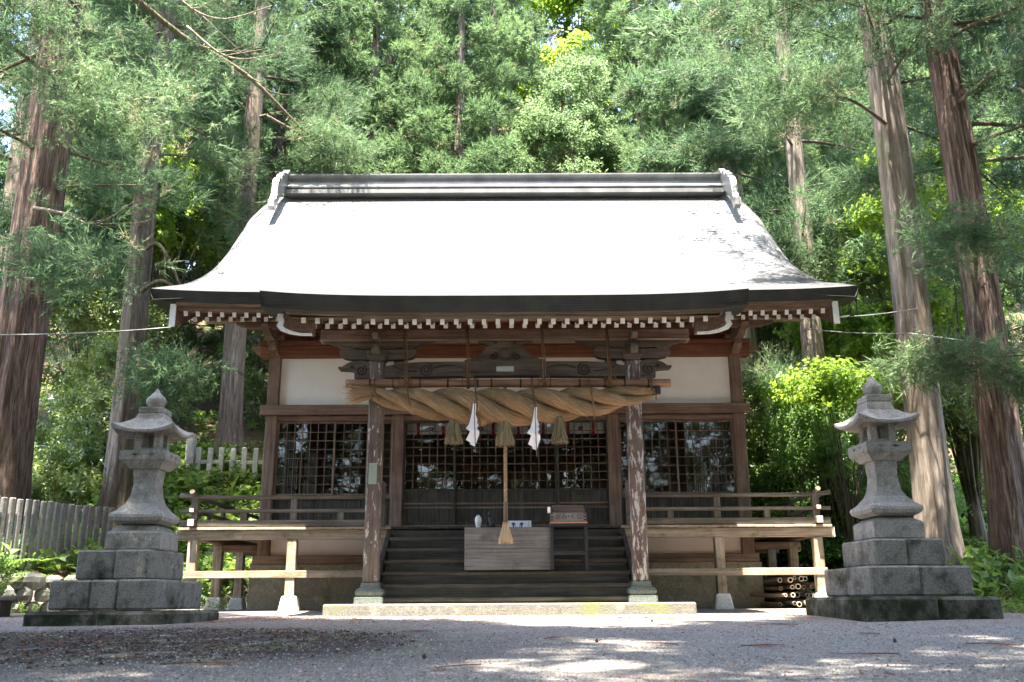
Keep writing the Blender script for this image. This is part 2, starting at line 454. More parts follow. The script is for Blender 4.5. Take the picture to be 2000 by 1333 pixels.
def build_ground():
    xs = np.unique(np.concatenate([np.linspace(-90, -14, 24), np.linspace(-14, 14, 141), np.linspace(14, 90, 24)]))
    ys = np.unique(np.concatenate([np.linspace(-60, 0, 16), np.linspace(0, 28, 150), np.linspace(28, 120, 40)]))
    X, Y = np.meshgrid(xs, ys, indexing='ij')
    Z = ground_z(X, Y)
    s = (X + 8) * -.867 + (Y - 14.4) * .5
    r = X - 6.0 - 1.4 * (1 - sstep(11, 14, Y))
    forest = np.clip(sstep(.05, .4, s) + sstep(0, .5, r) + sstep(18.5, 20.5, Y) + sstep(-9.2, -10.5, X * 1.0) + sstep(9.0, 10.5, X), 0, 1)
    mulch = np.clip(1.9 * np.exp(-(((X + 3.2) / 2.5) ** 2 + ((Y - 7.6) / 2.3) ** 2)), 0, 1)
    me = bpy.data.meshes.new('ground')
    ni, nj = X.shape
    V = np.stack([X, Y, Z], -1).reshape(-1, 3)
    idx = np.arange(ni * nj).reshape(ni, nj)
    F = np.stack([idx[:-1, :-1], idx[1:, :-1], idx[1:, 1:], idx[:-1, 1:]], -1).reshape(-1, 4)
    me.from_pydata(V.tolist(), [], F.tolist())
    drift = np.clip(np.exp(-((Y - 12.15) / .75) ** 2) * (np.abs(X) < 4.6) + .35 * sstep(9, 12, Y) * (Y < 16), 0, 1)
    for nm, a in (('forest', forest), ('mulch', mulch), ('drift', drift)):
        at = me.attributes.new(nm, 'FLOAT', 'POINT'); at.data.foreach_set('value', a.ravel().astype(np.float32))
    me.polygons.foreach_set('use_smooth', [True] * len(me.polygons))
    m, nt, out = new_mat('gravel_and_forest_floor'); N = NT(nt)
    v = N.coords((1, 1, 1), False)
    vo = N.n('TexVoronoi'); vo.inputs['Scale'].default_value = 70; N.l(v, vo.inputs['Vector'])
    sx = N.n('SeparateColor'); N.l(vo.outputs['Color'], sx.inputs[0])
    g = N.ramp(sx.outputs[0], [(0, (.12, .11, .105)), (.45, (.212, .208, .196)), (.8, (.292, .288, .274)), (1, (.22, .15, .12))])
    g = N.mix(N.thr(N.noise(v, 1.1, 6, .65), .5, .75), g, (.20, .165, .15))
    g = N.mix(N.thr(N.noise(v, 14, 5, .7), .58, .70), g, (.10, .075, .065))
    am = N.n('Attribute'); am.attribute_name = 'mulch'
    mu = N.ramp(N.noise(v, 11, 7, .75), [(.36, (.014, .011, .010)), (.55, (.042, .034, .030)), (.74, (.13, .118, .112))])
    mu = N.mix(N.thr(N.noise(v, 1.9, 5, .6), .52, .66), mu, (.07, .085, .03))
    mk = N.n('Math', operation='MULTIPLY'); N.l(am.outputs['Fac'], mk.inputs[0]); N.l(N.thr(N.noise(v, 2.6, 7, .75), .30, .46), mk.inputs[1])
    g = N.mix(mk.outputs[0], g, mu)
    ad_ = N.n('Attribute'); ad_.attribute_name = 'drift'
    mk2 = N.n('Math', operation='MULTIPLY'); N.l(ad_.outputs['Fac'], mk2.inputs[0]); N.l(N.thr(N.noise(v, 3.3, 6, .7), .35, .62), mk2.inputs[1])
    g = N.mix(mk2.outputs[0], g, N.ramp(N.noise(v, 22, 5, .7), [(.35, (.10, .06, .05)), (.65, (.22, .15, .13))]))
    af = N.n('Attribute'); af.attribute_name = 'forest'
    fo = N.ramp(N.noise(v, 5, 7, .7), [(.3, (.03, .025, .016)), (.5, (.075, .052, .033)), (.7, (.13, .09, .06))])
    fo = N.mix(N.thr(N.noise(v, 1.3, 5, .6), .45, .62), fo, (.045, .065, .02))
    c = N.mix(af.outputs['Fac'], g, fo)
    h = N.mix(.35, vo.outputs['Distance'], N.noise(v, 25, 6, .7))
    N.pbr(out, c, .93, .2, N.bump(h, .7, .03))
    me.materials.append(m)
    o = link('ground', me); o['kind'] = 'structure'
build_ground()

# ---------------------------------------------------------------- the shrine hall (x is measured from its middle)
XC = -0.12
HY = 16.0
hall = thing('shrine_hall', 'wooden shrine hall with curved metal roof, white plaster walls and lattice doors', 'shrine', (XC, HY, 0), (0, 0, R(.35)))
def part(mb, name, mat, parent=None, loc=None):
    o = mb.build(name, mat, parent or hall)
    if parent is None or parent is hall:
        o.location = (0, -HY, 0) if loc is None else (loc[0], loc[1] - HY, loc[2])
    elif loc is not None:
        o.location = loc
    return o
def node(name, parent=None):
    """an empty part whose children are written in hall coordinates"""
    return link(name, None, parent or hall, (0, -HY, 0) if parent is None else (0, 0, 0))

# ---- roof surface
PROF = [(12.2, 4.13), (13.0, 4.42), (13.93, 4.785), (14.6, 5.09), (15.54, 5.57), (16.57, 6.25), (17.41, 6.96), (18.31, 7.89), (18.9, 8.52), (19.4, 8.92)]
def prof_z(y):
    ys = [p[0] for p in PROF]; zs = [p[1] for p in PROF]
    i = min(max(0, int(np.searchsorted(ys, y)) - 1), len(ys) - 2)
    def sl(k):
        if k == 0: return (zs[1] - zs[0]) / (ys[1] - ys[0])
        if k == len(ys) - 1: return (zs[-1] - zs[-2]) / (ys[-1] - ys[-2])
        return (zs[k + 1] - zs[k - 1]) / (ys[k + 1] - ys[k - 1])
    h = ys[i + 1] - ys[i]; t = (y - ys[i]) / h
    a, b, c, d = 2 * t ** 3 - 3 * t * t + 1, t ** 3 - 2 * t * t + t, -2 * t ** 3 + 3 * t * t, t ** 3 - t * t
    return a * zs[i] + b * h * sl(i) + c * zs[i + 1] + d * h * sl(i + 1)
HWX = 5.56
EAVE_Y, RIDGE_Y, KO_Y, KO_X = 13.93, 19.4, 12.2, 3.36
def lift(x, y):
    a = abs(x) / HWX
    e = .075 * a ** 6 * max(0., 1 - (y - EAVE_Y) / 3.0)                   # eave tips turn up
    k = max(0., (abs(x) - 4.85) / (HWX - 4.85))
    t = max(0., min(1., (y - 14.2) / 4.5))
    return e - .42 * k ** 2.2 * t ** 1.2                                  # rounded verge shoulder, fuller towards the ridge
def klift(x): return .085 * (abs(x) / KO_X) ** 4
def courses(y0, y1, pitch):
    ys = [y0]
    while ys[-1] < y1 - .02:
        y = ys[-1]; s = (prof_z(y + .02) - prof_z(y)) / .02
        ys.append(min(y1, y + pitch / math.sqrt(1 + s * s)))
    return ys
def roof_sheet(xs, y0, y1, pitch, dz, lf):
    mb = MB(); ys = courses(y0, y1, pitch); P = []
    for i in range(len(ys) - 1):
        for y, up in ((ys[i], .013), (ys[i + 1], 0.)):
            P.append([(x, y, prof_z(y) + dz + up + lf(x, y)) for x in xs])
    return mb.grid(P[::1], False)
xs_all = [HWX * (k / 30) for k in range(-30, 31)]
roof = part(roof_sheet(xs_all, EAVE_Y, RIDGE_Y, .115, 0, lift), 'roof', M['roof'])
roof['label'] = 'curved grey metal roof in horizontal courses'
mb = MB()                                                                 # rear slope
Pb = []
for k in range(13):
    y = RIDGE_Y - 5.0 * k / 12
    Pb.append([(x, 2 * RIDGE_Y - y, prof_z(y) + lift(x, y)) for x in xs_all])
mb.grid(Pb); part(mb, 'rear_slope', M['roof'], roof)
xs_k = [KO_X * k / 20 for k in range(-20, 21)]
part(roof_sheet(xs_k, KO_Y, 14.25, .115, .012, lambda x, y: klift(x) * max(0, 1 - (y - KO_Y) / 2.1)), 'porch_roof', M['roof'], roof)
# eave edges: dark stepped metal band, hung below the sheet
def band(xs, y, z, lf, steps, depth, tuck, mat, name, parent):
    mb = MB(); P = []
    n = steps
    for i in range(n + 1):
        for k in (0, 1):
            yy = y + tuck * (i / n) + (.008 if k else 0)
            zz = z - depth * min(1., (i + (0 if k == 0 else 0)) / n)
            P.append([(x, yy, zz + lf(x)) for x in xs])
    P.append([(x, y + tuck + .55, z - depth + .03 + lf(x)) for x in xs])
    mb.grid(P, False)
    # end caps
    for x in (xs[0], xs[-1]):
        mb.add([(x, y, z + lf(x)), (x, y + tuck, z - depth + lf(x)), (x, y + tuck + .55, z - depth + .03 + lf(x)), (x, y + .9, z + .28 + lf(x))], [[0, 1, 2, 3]])
    return part(mb, name, mat, parent)
ez = prof_z(EAVE_Y)
for sgn in (-1, 1):
    xs = [sgn * (3.1 + (HWX - 3.1) * k / 14) for k in range(15)]
    band(xs, EAVE_Y, ez + .012, lambda x: lift(x, EAVE_Y), 6, .165, .09, M['stain'], 'eave_edge', roof)
band(xs_k, KO_Y, prof_z(KO_Y) + .024, klift, 7, .205, .10, M['stain'], 'porch_eave_edge', roof)
for sgn in (-1, 1):                                                       # verge thickness of main roof and of porch roof
    mb = MB(); P = []
    for k in range(25):
        y = EAVE_Y + (RIDGE_Y - EAVE_Y) * k / 24; z = prof_z(y) + lift(HWX, y)
        P.append([(sgn * HWX, y, z + .012), (sgn * (HWX - .02), y, z - .08), (sgn * (HWX - .06), y, z - .17), (sgn * (HWX - .5), y, z - .15)])
    for k in range(12, -1, -1):
        y = RIDGE_Y - 5.0 * k / 12
        if k == 12: pass
    mb.grid(P, False); part(mb, 'verge_edge', M['stain'], roof)
    mb = MB(); P = []
    for k in range(25):
        y = RIDGE_Y + 5.0 * k / 24; yy = 2 * RIDGE_Y - y; z = prof_z(yy) + lift(HWX, yy)
        P.append([(sgn * HWX, y, z), (sgn * (HWX - .06), y, z - .17), (sgn * (HWX - .5), y, z - .15)])
    mb.grid(P, False); part(mb, 'verge_edge', M['stain'], roof)
    mb = MB(); P = []
    for k in range(12):
        y = KO_Y + 2.0 * k / 11; f = max(0, 1 - (y - KO_Y) / 2.1); z = prof_z(y) + klift(KO_X) * f + .02
        P.append([(sgn * KO_X, y, z), (sgn * (KO_X - .01), y + .03, z - .10), (sgn * (KO_X - .04), y + .06, z - .19), (sgn * (KO_X - .45), y + .06, z - .18)])
    mb.grid(P, False); part(mb, 'porch_verge', M['stain'], roof)
# ---- ridge with moulded sides and end ornaments
RP = [(.50, 8.77), (.50, 8.86), (.46, 8.865), (.46, 8.90), (.50, 8.91), (.50, 8.945), (.40, 8.97), (.345, 9.03), (.30, 9.06), (.27, 9.15), (.28, 9.22), (.36, 9.265), (.36, 9.295), (.22, 9.35), (.0, 9.37)]
rid = [(RIDGE_Y - a, z) for a, z in RP] + [(RIDGE_Y + a, z) for a, z in RP[::-1][1:]]
ridge = part(MB().prism(rid, -4.80, 4.80, 'x'), 'ridge', M['ridge'])
for k in range(1, 19):                                                    # upright seams of the ridge cladding
    x = -4.80 + 9.6 * k / 19
    mb = MB(); mb.prism([(RIDGE_Y - a - .004, z) for a, z in RP[6:13]] + [(RIDGE_Y - a + .03, z) for a, z in RP[6:13][::-1]], x - .006, x + .006, 'x')
    part(mb, 'seam', M['ridge'], ridge)
ORN = [(18.02, 8.08), (18.18, 8.05), (18.28, 8.22), (18.45, 8.45), (18.75, 8.72), (19.2, 8.9), (19.55, 8.9), (19.6, 9.2), (19.55, 9.42), (19.40, 9.49), (19.22, 9.48), (19.12, 9.40), (19.02, 9.27), (18.90, 9.28), (18.80, 9.21), (18.78, 9.11), (18.67, 9.12), (18.57, 9.03), (18.56, 8.93), (18.46, 8.94), (18.34, 8.84), (18.28, 8.70), (18.24, 8.45), (18.16, 8.30), (18.04, 8.25)]
for sgn in (-1, 1):
    mb = MB(); x0 = sgn * 4.81
    mb.prism(ORN, x0, x0 + sgn * .13, 'x')
    orn = part(mb, 'ridge_end_ornament', M['ridge'])
    mb = MB(); mb.prism([(19.3 + (y - 19.3) * .86, 9.0 + (z - 9.0) * .86) for y, z in ORN[4:]], x0 + sgn * .131, x0 + sgn * .15, 'x'); part(mb, 'raised_face', M['ridge'], orn)

# ---- bargeboards, purlins, rafters, soffits
for sgn in (-1, 1):
    P1 = []; P2 = []
    for k in range(15):
        y = 14.06 + (RIDGE_Y - 14.06) * k / 14; z = prof_z(y) - (.19 + .25 * max(0, (y - 16) / 4))
        P1.append((y, z)); P2.append((y + .02, z - .30 - .06 * (1 - k / 14)))
    mb = MB(); mb.prism(P1 + P2[::-1], sgn * 5.17, sgn * 5.25, 'x'); bb = part(mb, 'bargeboard', M['brn_y'])
    mb = MB(); mb.prism([(sgn * 5.165, P2[0][1] - .004), (sgn * 5.255, P2[0][1] - .004), (sgn * 5.255, P1[0][1] + .004), (sgn * 5.165, P1[0][1] + .004)], 14.045, 14.07, 'y'); part(mb, 'white_end', M['white'], bb)
def rafter_mesh(L, slope, w=.06, h=.078):
    mb = MB(); a = math.atan(slope)
    Mx = Matrix.Rotation(a, 4, 'X')
    mb.box(-w / 2, w / 2, 0, L, -h / 2, h / 2, .003, Mx); return mb
def cap_mesh(slope, w=.062, h=.080):
    mb = MB(); mb.box(-w / 2, w / 2, -.004, .012, -h / 2, h / 2, .002, Matrix.Rotation(math.atan(slope), 4, 'X')); return mb
RM = {}
def rafter(x, y, z, L, slope, mat='brn_y'):
    k = (L, slope)
    if k not in RM: RM[k] = (rafter_mesh(L, slope).mesh('rafter', M[mat]), cap_mesh(slope).mesh('white_end', M['white']))
    o = link('rafter', RM[k][0], hall, (x, y - HY, z)); link('white_end', RM[k][1], o)
    return o
SP = .193
for i in range(-15, 15):                                                  # porch: flying rafters above, base rafters below
    x = (i + .5) * SP
    rafter(x, 12.47, 3.86 + klift(x) * .8, .95, .30)
for i in range(-15, 15):
    x = (i + .5) * SP * .985
    if abs(x) < 2.86: rafter(x, 13.0, 3.965, 3.0, .36)
for sgn in (-1, 1):                                                       # main eaves outside the porch roof
    for i in range(10):
        x = sgn * (3.32 + i * .192)
        if abs(x) < 5.13: rafter(x, 14.17, 4.49 + lift(x, EAVE_Y), .8, .36)
    for i in range(11):
        x = sgn * (3.12 + i * .192)
        if abs(x) < 5.13: rafter(x, 14.6, 4.565, 1.7, .42)
    mb = MB(); mb.add([(sgn * 3.0, 14.05, 4.60), (sgn * 5.17, 14.05, 4.64), (sgn * 5.17, 14.75, 4.80), (sgn * 3.0, 14.75, 4.80)], [[0, 1, 2, 3]])
    mb.add([(sgn * 3.0, 14.55, 4.605), (sgn * 5.17, 14.55, 4.605), (sgn * 5.17, 16.6, 5.47), (sgn * 3.0, 16.6, 5.47)], [[0, 1, 2, 3]])
    part(mb, 'soffit_board', M['brn_y'])
    xs = [sgn * (3.15 + (5.17 - 3.15) * k / 8) for k in range(9)]
    for (ya, yb, za, zb, mt) in ((14.03, 14.13, 4.585, 4.635, 'eaveboard'), (14.09, 14.24, 4.53, 4.60, 'brn_x')):
        mb = MB(); rg = [[(x, ya, za + lift(x, EAVE_Y)), (x, yb, za + lift(x, EAVE_Y)), (x, yb, zb + lift(x, EAVE_Y)), (x, ya, zb + lift(x, EAVE_Y))] for x in xs]
        mb.rings(rg if sgn > 0 else rg[::-1]); part(mb, 'eave_board', M[mt])
    mb = MB(); mb.box(sgn * 2.9, sgn * 5.06, 15.1, 15.28, 4.685, 4.82, .008) if sgn > 0 else mb.box(-5.06, -2.9, 15.1, 15.28, 4.685, 4.82, .008)
    part(mb, 'eave_purlin', M['pal_x'])
mb = MB(); mb.add([(-3.0, 12.36, 3.90), (3.0, 12.36, 3.90), (3.0, 13.2, 4.17), (-3.0, 13.2, 4.17)], [[0, 1, 2, 3]])
mb.add([(-3.0, 12.95, 4.0), (3.0, 12.95, 4.0), (3.0, 16.6, 5.36), (-3.0, 16.6, 5.36)], [[0, 1, 2, 3]])
part(mb, 'soffit_board', M['brn_y'])
xs = [3.02 * k / 16 for k in range(-16, 17)]
for (ya, yb, za, zb, mt) in ((12.31, 12.42, 3.935, 3.965, 'eaveboard'), (12.35, 12.50, 3.895, 3.94, 'gry_x'), (12.44, 12.60, 3.90, 3.99, 'eaveboard')):
    mb = MB(); mb.rings([[(x, ya, za + klift(x)), (x, yb, za + klift(x)), (x, yb, zb + klift(x)), (x, ya, zb + klift(x))] for x in xs]); part(mb, 'eave_board', M[mt])
purlin = part(MB().box(-2.72, 2.72, 13.31, 13.49, 3.845, 4.0, .01), 'porch_purlin', M['brn_x'])
part(MB().box(-2.73, 2.73, 13.30, 13.50, 3.832, 3.846, .002), 'bounce_light_strip', M['pal_x'], purlin)  # pale strip paints ground-bounced light onto the purlin's underside
for sgn in (-1, 1):                                                       # curved white barge ends of the porch roof
    a = [(2.98, 4.06), (3.0, 3.98), (2.97, 3.90), (3.0, 3.83), (2.95, 3.77), (2.82, 3.72), (2.68, 3.695), (2.5, 3.69)]
    b = [(2.5, 3.72), (2.66, 3.725), (2.80, 3.76), (2.88, 3.80), (2.92, 3.84), (2.90, 3.90), (2.92, 3.98), (2.90, 4.06)]
    mb = MB(); mb.prism([(sgn * (x + .2), z + .02) for x, z in a + b], 12.60, 12.64, 'y'); part(mb, 'white_barge_end', M['white'])
    c = [(2.92, 4.12), (2.93, 3.92), (2.85, 3.84), (2.70, 3.79), (2.5, 3.77), (2.5, 4.12)]
    mb = MB(); mb.prism([(sgn * (x + .19), z - .02) for x, z in c], 12.645, 12.80, 'y'); part(mb, 'porch_bargeboard', M['brn_y'])

# ---- porch posts with stone bases, rainbow beam, noses, brackets, strut
for sgn in (-1, 1):
    px = sgn * 1.87
    po = part(MB().box(-.105, .105, -.105, .105, .36, 3.52, .022), 'porch_post', M['post' if sgn < 0 else 'post2'], None, (px, 13.4, 0))
    if sgn > 0: po['label'] = 'porch post with flaking white paint over red-brown wood'
    mb = MB()
    def sq(h, z, c=.02):
        return [(-h + c, -h, z), (h - c, -h, z), (h, -h + c, z), (h, h - c, z), (h - c, h, z), (-h + c, h, z), (-h, h - c, z), (-h, -h + c, z)]
    mb.rings([sq(.20, .088), sq(.20, .175), sq(.165, .186), sq(.19, .215), sq(.195, .25), sq(.17, .285), sq(.135, .30), sq(.125, .345), sq(.13, .37)])
    part(mb, 'base_stone', M['postbase'], None, (px, 13.4, 0))
    # brackets
    mb = MB(); mb.rings([sq(.10, 3.52), sq(.15, 3.58), sq(.155, 3.585), sq(.155, 3.66)]); part(mb, 'bearing_block', M['carved'], None, (px, 13.4, 0))
    arm = [(-.56, 3.70), (-.56, 3.615), (-.50, 3.575), (-.36, 3.55), (-.16, 3.55), (.16, 3.55), (.36, 3.55), (.50, 3.575), (.56, 3.615), (.56, 3.70)]
    part(MB().prism(arm, -.07, .07), 'bracket_arm', M['carved'], None, (px, 13.4, 0))
    arm2 = [(-.86, 3.845), (-.82, 3.825), (-.72, 3.815), (-.70, 3.79), (-.62, 3.785), (-.58, 3.75), (-.5, 3.72), (-.34, 3.715), (-.34, 3.73), (-.26, 3.715), (-.14, 3.715), (.14, 3.715), (.26, 3.715), (.34, 3.73), (.34, 3.715), (.5, 3.72), (.58, 3.75), (.62, 3.785), (.70, 3.79), (.72, 3.815), (.82, 3.825), (.86, 3.845)]
    part(MB().prism(arm2, -.055, .055), 'bracket_arm', M['carved'], None, (px, 13.4, 0))
    for bx_ in (-.44, 0, .44):
        mb = MB(); mb.box(-.085, .085, -.085, .085, 3.695, 3.735, .01); mb.box(-.1, .1, -.1, .1, 3.735, 3.76, .006) if bx_ == 0 else None
        part(mb, 'bracket_block', M['carved'], None, (px + bx_, 13.4, 0))
    nose = [(13.4, 3.60), (13.18, 3.60), (13.12, 3.57), (13.04, 3.575), (13.02, 3.64), (13.03, 3.70), (13.2, 3.70), (13.4, 3.70)]
    part(MB().prism(nose, px - .05, px + .05, 'x'), 'bracket_nose', M['gry_y'])
    nose = [(13.4, 3.80), (13.1, 3.80), (13.05, 3.78), (12.97, 3.79), (12.95, 3.85), (12.99, 3.90), (13.4, 3.92)]
    part(MB().prism(nose, px - .045, px + .045, 'x'), 'bracket_nose', M['gry_y'])
    # carved beast-like nosing of the beam
    t = [(.10, 3.30), (.10, 3.50), (.22, 3.535), (.34, 3.53), (.44, 3.495), (.52, 3.44), (.565, 3.445), (.58, 3.425), (.56, 3.40), (.50, 3.395), (.42, 3.39), (.36, 3.38), (.335, 3.34), (.335, 3.27), (.10, 3.27)]
    ns = part(MB().prism([(sgn * x, z) for x, z in t], 13.33, 13.47), 'beam_nosing', M['carved'], None, (px, 0, 0))
    def spiral(cx, cz, r0, turns, flip, y, n=34):
        return [(cx + flip * r0 * (1 - .86 * k / n) * math.cos(2 * math.pi * turns * k / n + 2.0), y, cz + r0 * (1 - .86 * k / n) * math.sin(2 * math.pi * turns * k / n + 2.0)) for k in range(n + 1)]
    part(MB().tube(spiral(sgn * .235, 3.385, .085, 1.6, sgn, 13.328), .011, 6), 'scroll_carving', M['groove'], ns)
    part(MB().tube([(sgn * (.345 + .012 * k), 13.328, 3.46 - .02 * abs(k - 2)) for k in range(5)], .010, 6), 'brow_carving', M['groove'], ns)
n = 24
top = [(x, 3.505 - .07 * max(0, (abs(x) - 1.1) / .67) ** 2) for x in [-1.77 + 3.54 * k / n for k in range(n + 1)]]
bot = [(x, 3.27 + .025 * (1 - (x / 1.77) ** 2)) for x in [1.77 - 3.54 * k / n for k in range(n + 1)]]
beam = part(MB().prism(top + bot, 13.31, 13.49), 'rainbow_beam', M['carved'])
for sgn in (-1, 1):
    S = spiral(sgn * 1.16, 3.385, .10, 1.9, sgn, 13.308)
    part(MB().tube(S, .013, 6), 'scroll_carving', M['groove'], beam)
    wv = [(sgn * (1.03 - .66 * t), 13.308, 3.40 + .055 * math.sin(t * math.pi * 1.35 + .2) - .02 * t) for t in [k / 16 for k in range(17)]]
    part(MB().tube(wv, [.013 * (1 - .8 * k / 16) for k in range(17)], 6), 'wave_carving', M['groove'], beam)
    wv = [(sgn * (1.30 + .35 * t), 13.308, 3.36 + .09 * t * t) for t in [k / 8 for k in range(9)]]
    part(MB().tube(wv, .009, 6), 'wave_carving', M['groove'], beam)
pl = part(MB().box(-.13, .13, 13.285, 13.31, 3.345, 3.43, .012), 'pale_plate', M['plate'], beam)
# frog-leg strut
fr = [(-.40, 3.86), (-.42, 3.845), (-.36, 3.80), (-.30, 3.80), (-.27, 3.775), (-.20, 3.775), (-.26, 3.74), (-.33, 3.66), (-.40, 3.59), (-.52, 3.56), (-.58, 3.545), (-.60, 3.53), (-.58, 3.505)]
out_ = fr + [(-x, z) for x, z in fr[::-1]]
st = part(MB().prism(out_, 13.36, 13.44), 'frog_leg_strut', M['carved'])
part(MB().lathe([(.001, 0), (.075, 0), (.078, .012), (.07, .02), (.001, .022)], 20), 'round_crest', M['carved'], st).matrix_local = Matrix.Translation((-.0, 13.36, 3.635)) @ Matrix.Rotation(R(90), 4, 'X')
for sgn in (-1, 1):
    part(MB().tube(spiral(sgn * .17, 3.60, .06, 1.4, sgn, 13.357), .012, 6), 'scroll_carving', M['groove'], st)
    part(MB().tube(spiral(sgn * .14, 3.815, .03, 1.3, -sgn, 13.357), .008, 6), 'scroll_carving', M['groove'], st)
# tie beams from porch posts back to the hall
for sgn in (-1, 1):
    P1 = [(13.5 + 2.45 * k / 12, 3.45 + .55 * math.sin(k / 12 * 1.5) ** 1.2) for k in range(13)]
    part(MB().prism(P1 + [(y, z - .2) for y, z in P1[::-1]], sgn * 1.87 - .07, sgn * 1.87 + .07, 'x'), 'curved_tie_beam', M['brn_y'])

# ---- hall walls
for x in (-4.03, -1.85, 1.85, 4.03):
    part(MB().box(-.1, .1, -.1, .1, .86 if abs(x) > 3 else 1.2, 4.62, .012), 'post', M['brn_z'], None, (x, 16.0, 0))
for x in (-4.03, 4.03):
    for y in (18.2, 20.4, 22.6):
        part(MB().box(-.1, .1, -.1, .1, .86, 4.8, .012), 'post', M['brn_z'], None, (x, y, 0))
part(MB().box(-4.22, 4.22, 15.83, 15.90, 3.225, 3.40, .008), 'nageshi_beam', M['brn_x'])
for a, b in ((-3.93, -1.95), (-1.75, 1.75), (1.95, 3.93)):
    part(MB().box(a, b, 15.93, 16.07, 3.135, 3.224, .006), 'head_rail', M['brn_x'])
    part(MB().box(a, b, 15.985, 16.05, 3.40, 4.26, .003), 'plaster_panel', M['plaster'])
part(MB().box(-4.3, 4.3, 15.88, 16.09, 4.262, 4.47, .01), 'tie_beam', M['red_x'])
part(MB().box(-4.32, 4.32, 15.84, 16.12, 4.475, 4.56, .01), 'plate_beam', M['red_x'])
part(MB().box(-4.2, 4.2, 15.98, 16.06, 4.565, 5.5, .004), 'upper_wall_board', M['red_x'])
for sgn in (-1, 1):                                                       # corner bracket clusters
    cx = sgn * 4.03
    bl = part(MB().box(-.16, .16, -.16, .16, 4.56, 4.64, .012), 'bearing_block', M['brn_x'], None, (cx, 15.95, 0))
    a1 = [(-.5, 4.69), (-.5, 4.65), (-.44, 4.62), (-.36, 4.615), (-.33, 4.585), (-.22, 4.58), (.22, 4.58), (.33, 4.585), (.36, 4.615), (.44, 4.62), (.5, 4.65), (.5, 4.69)]
    part(MB().prism(a1, -.06, .06), 'bracket_arm', M['brn_x'], None, (cx, 15.2, 0))
    a2 = [(15.05, 4.70), (15.03, 4.62), (15.1, 4.56), (15.25, 4.54), (15.3, 4.50), (15.5, 4.47), (16.0, 4.47), (16.0, 4.70)]
    part(MB().prism(a2, cx - .06, cx + .06, 'x'), 'bracket_arm', M['brn_y'])
    a3 = [(sgn * .1, 4.27), (sgn * .1, 4.47), (sgn * .42, 4.47), (sgn * .43, 4.40), (sgn * .36, 4.385), (sgn * .33, 4.33), (sgn * .24, 4.32), (sgn * .2, 4.275)]
    part(MB().prism(a3, 15.93, 16.06), 'beam_nosing', M['brn_x'], None, (cx, 0, 0))
    a4 = [(15.9, 4.28), (15.9, 4.46), (15.58, 4.46), (15.57, 4.40), (15.64, 4.385), (15.67, 4.33), (15.78, 4.32)]
    part(MB().prism(a4, cx - .07, cx + .07, 'x'), 'beam_nosing', M['brn_y'])
    part(MB().box(-.10, .10, -.1, .1, 4.58, 4.66, .01), 'bracket_block', M['brn_x'], None, (cx, 15.2, 0))
# lower wall: sill, plaster strip, ground sill, concrete
part(MB().box(-4.05, 4.05, 15.96, 16.04, 1.255, 1.36, .006), 'floor_sill', M['brn_x'])
for a, b in ((-3.93, -1.95), (1.95, 3.93)):
    part(MB().box(a, b, 16.0, 16.05, .875, 1.25, .003), 'lower_plaster', M['plaster2'])
part(MB().box(-4.2, 4.2, 15.90, 16.1, .735, .872, .008), 'ground_sill', M['brn_x'])
part(MB().box(-4.24, 4.24, 15.93, 16.2, -.08, .733, .01), 'foundation', M['conc'])
for sgn in (-1, 1):
    a, b = sorted((sgn * 4.24, sgn * 3.98))
    part(MB().box(a, b, 16.202, 22.7, -.05, .733, .01), 'foundation', M['conc'])
    a, b = sorted((sgn * 4.06, sgn * 4.0))
    part(MB().box(a, b, 16.1, 22.6, .735, 1.9, .004), 'side_wall', M['interior'])
    part(MB().box(a, b, 16.1, 22.6, 3.15, 5.0, .004), 'side_wall', M['interior'])
    for ya, yb in ((16.1, 16.7), (18.0, 18.5), (19.9, 22.6)):
        part(MB().box(a, b, ya, yb, 1.9, 3.15, .004), 'side_wall', M['interior'])
    for w0, w1 in ((16.7, 18.0), (18.5, 19.9)):
        for k in range(7):
            y = w0 + (k + .5) * (w1 - w0) / 7
            part(MB().box(a + .005, b - .005, y - .02, y + .02, 1.9, 3.15, .003), 'window_slat', M['drk_z'])
        for z in (2.2, 2.53, 2.86):
            part(MB().box(a + .008, b - .008, w0, w1, z - .012, z + .012, .003), 'window_rail', M['drk_y'])
    g = [(16.02, 4.9), (16.02, 5.3)] + [(y, prof_z(y) - .35) for y in (17, 18, 19.4)] + [(2 * RIDGE_Y - y, prof_z(y) - .35) for y in (18, 17, 16)] + [(22.7, 4.9)]
    part(MB().prism(g, sgn * 4.02, sgn * 4.05, 'x'), 'gable_wall', M['red_y'])
part(MB().box(-4.0, 4.0, 22.6, 22.66, .7, 5.2, .004), 'rear_wall', M['interior'])
part(MB().box(-3.98, 3.98, 16.1, 22.59, 1.25, 1.31, .004), 'inner_floor', M['drk_y'])
part(MB().box(-3.98, 3.98, 16.08, 22.59, 4.2, 4.24, .004), 'ceiling_board', M['drk_y'])
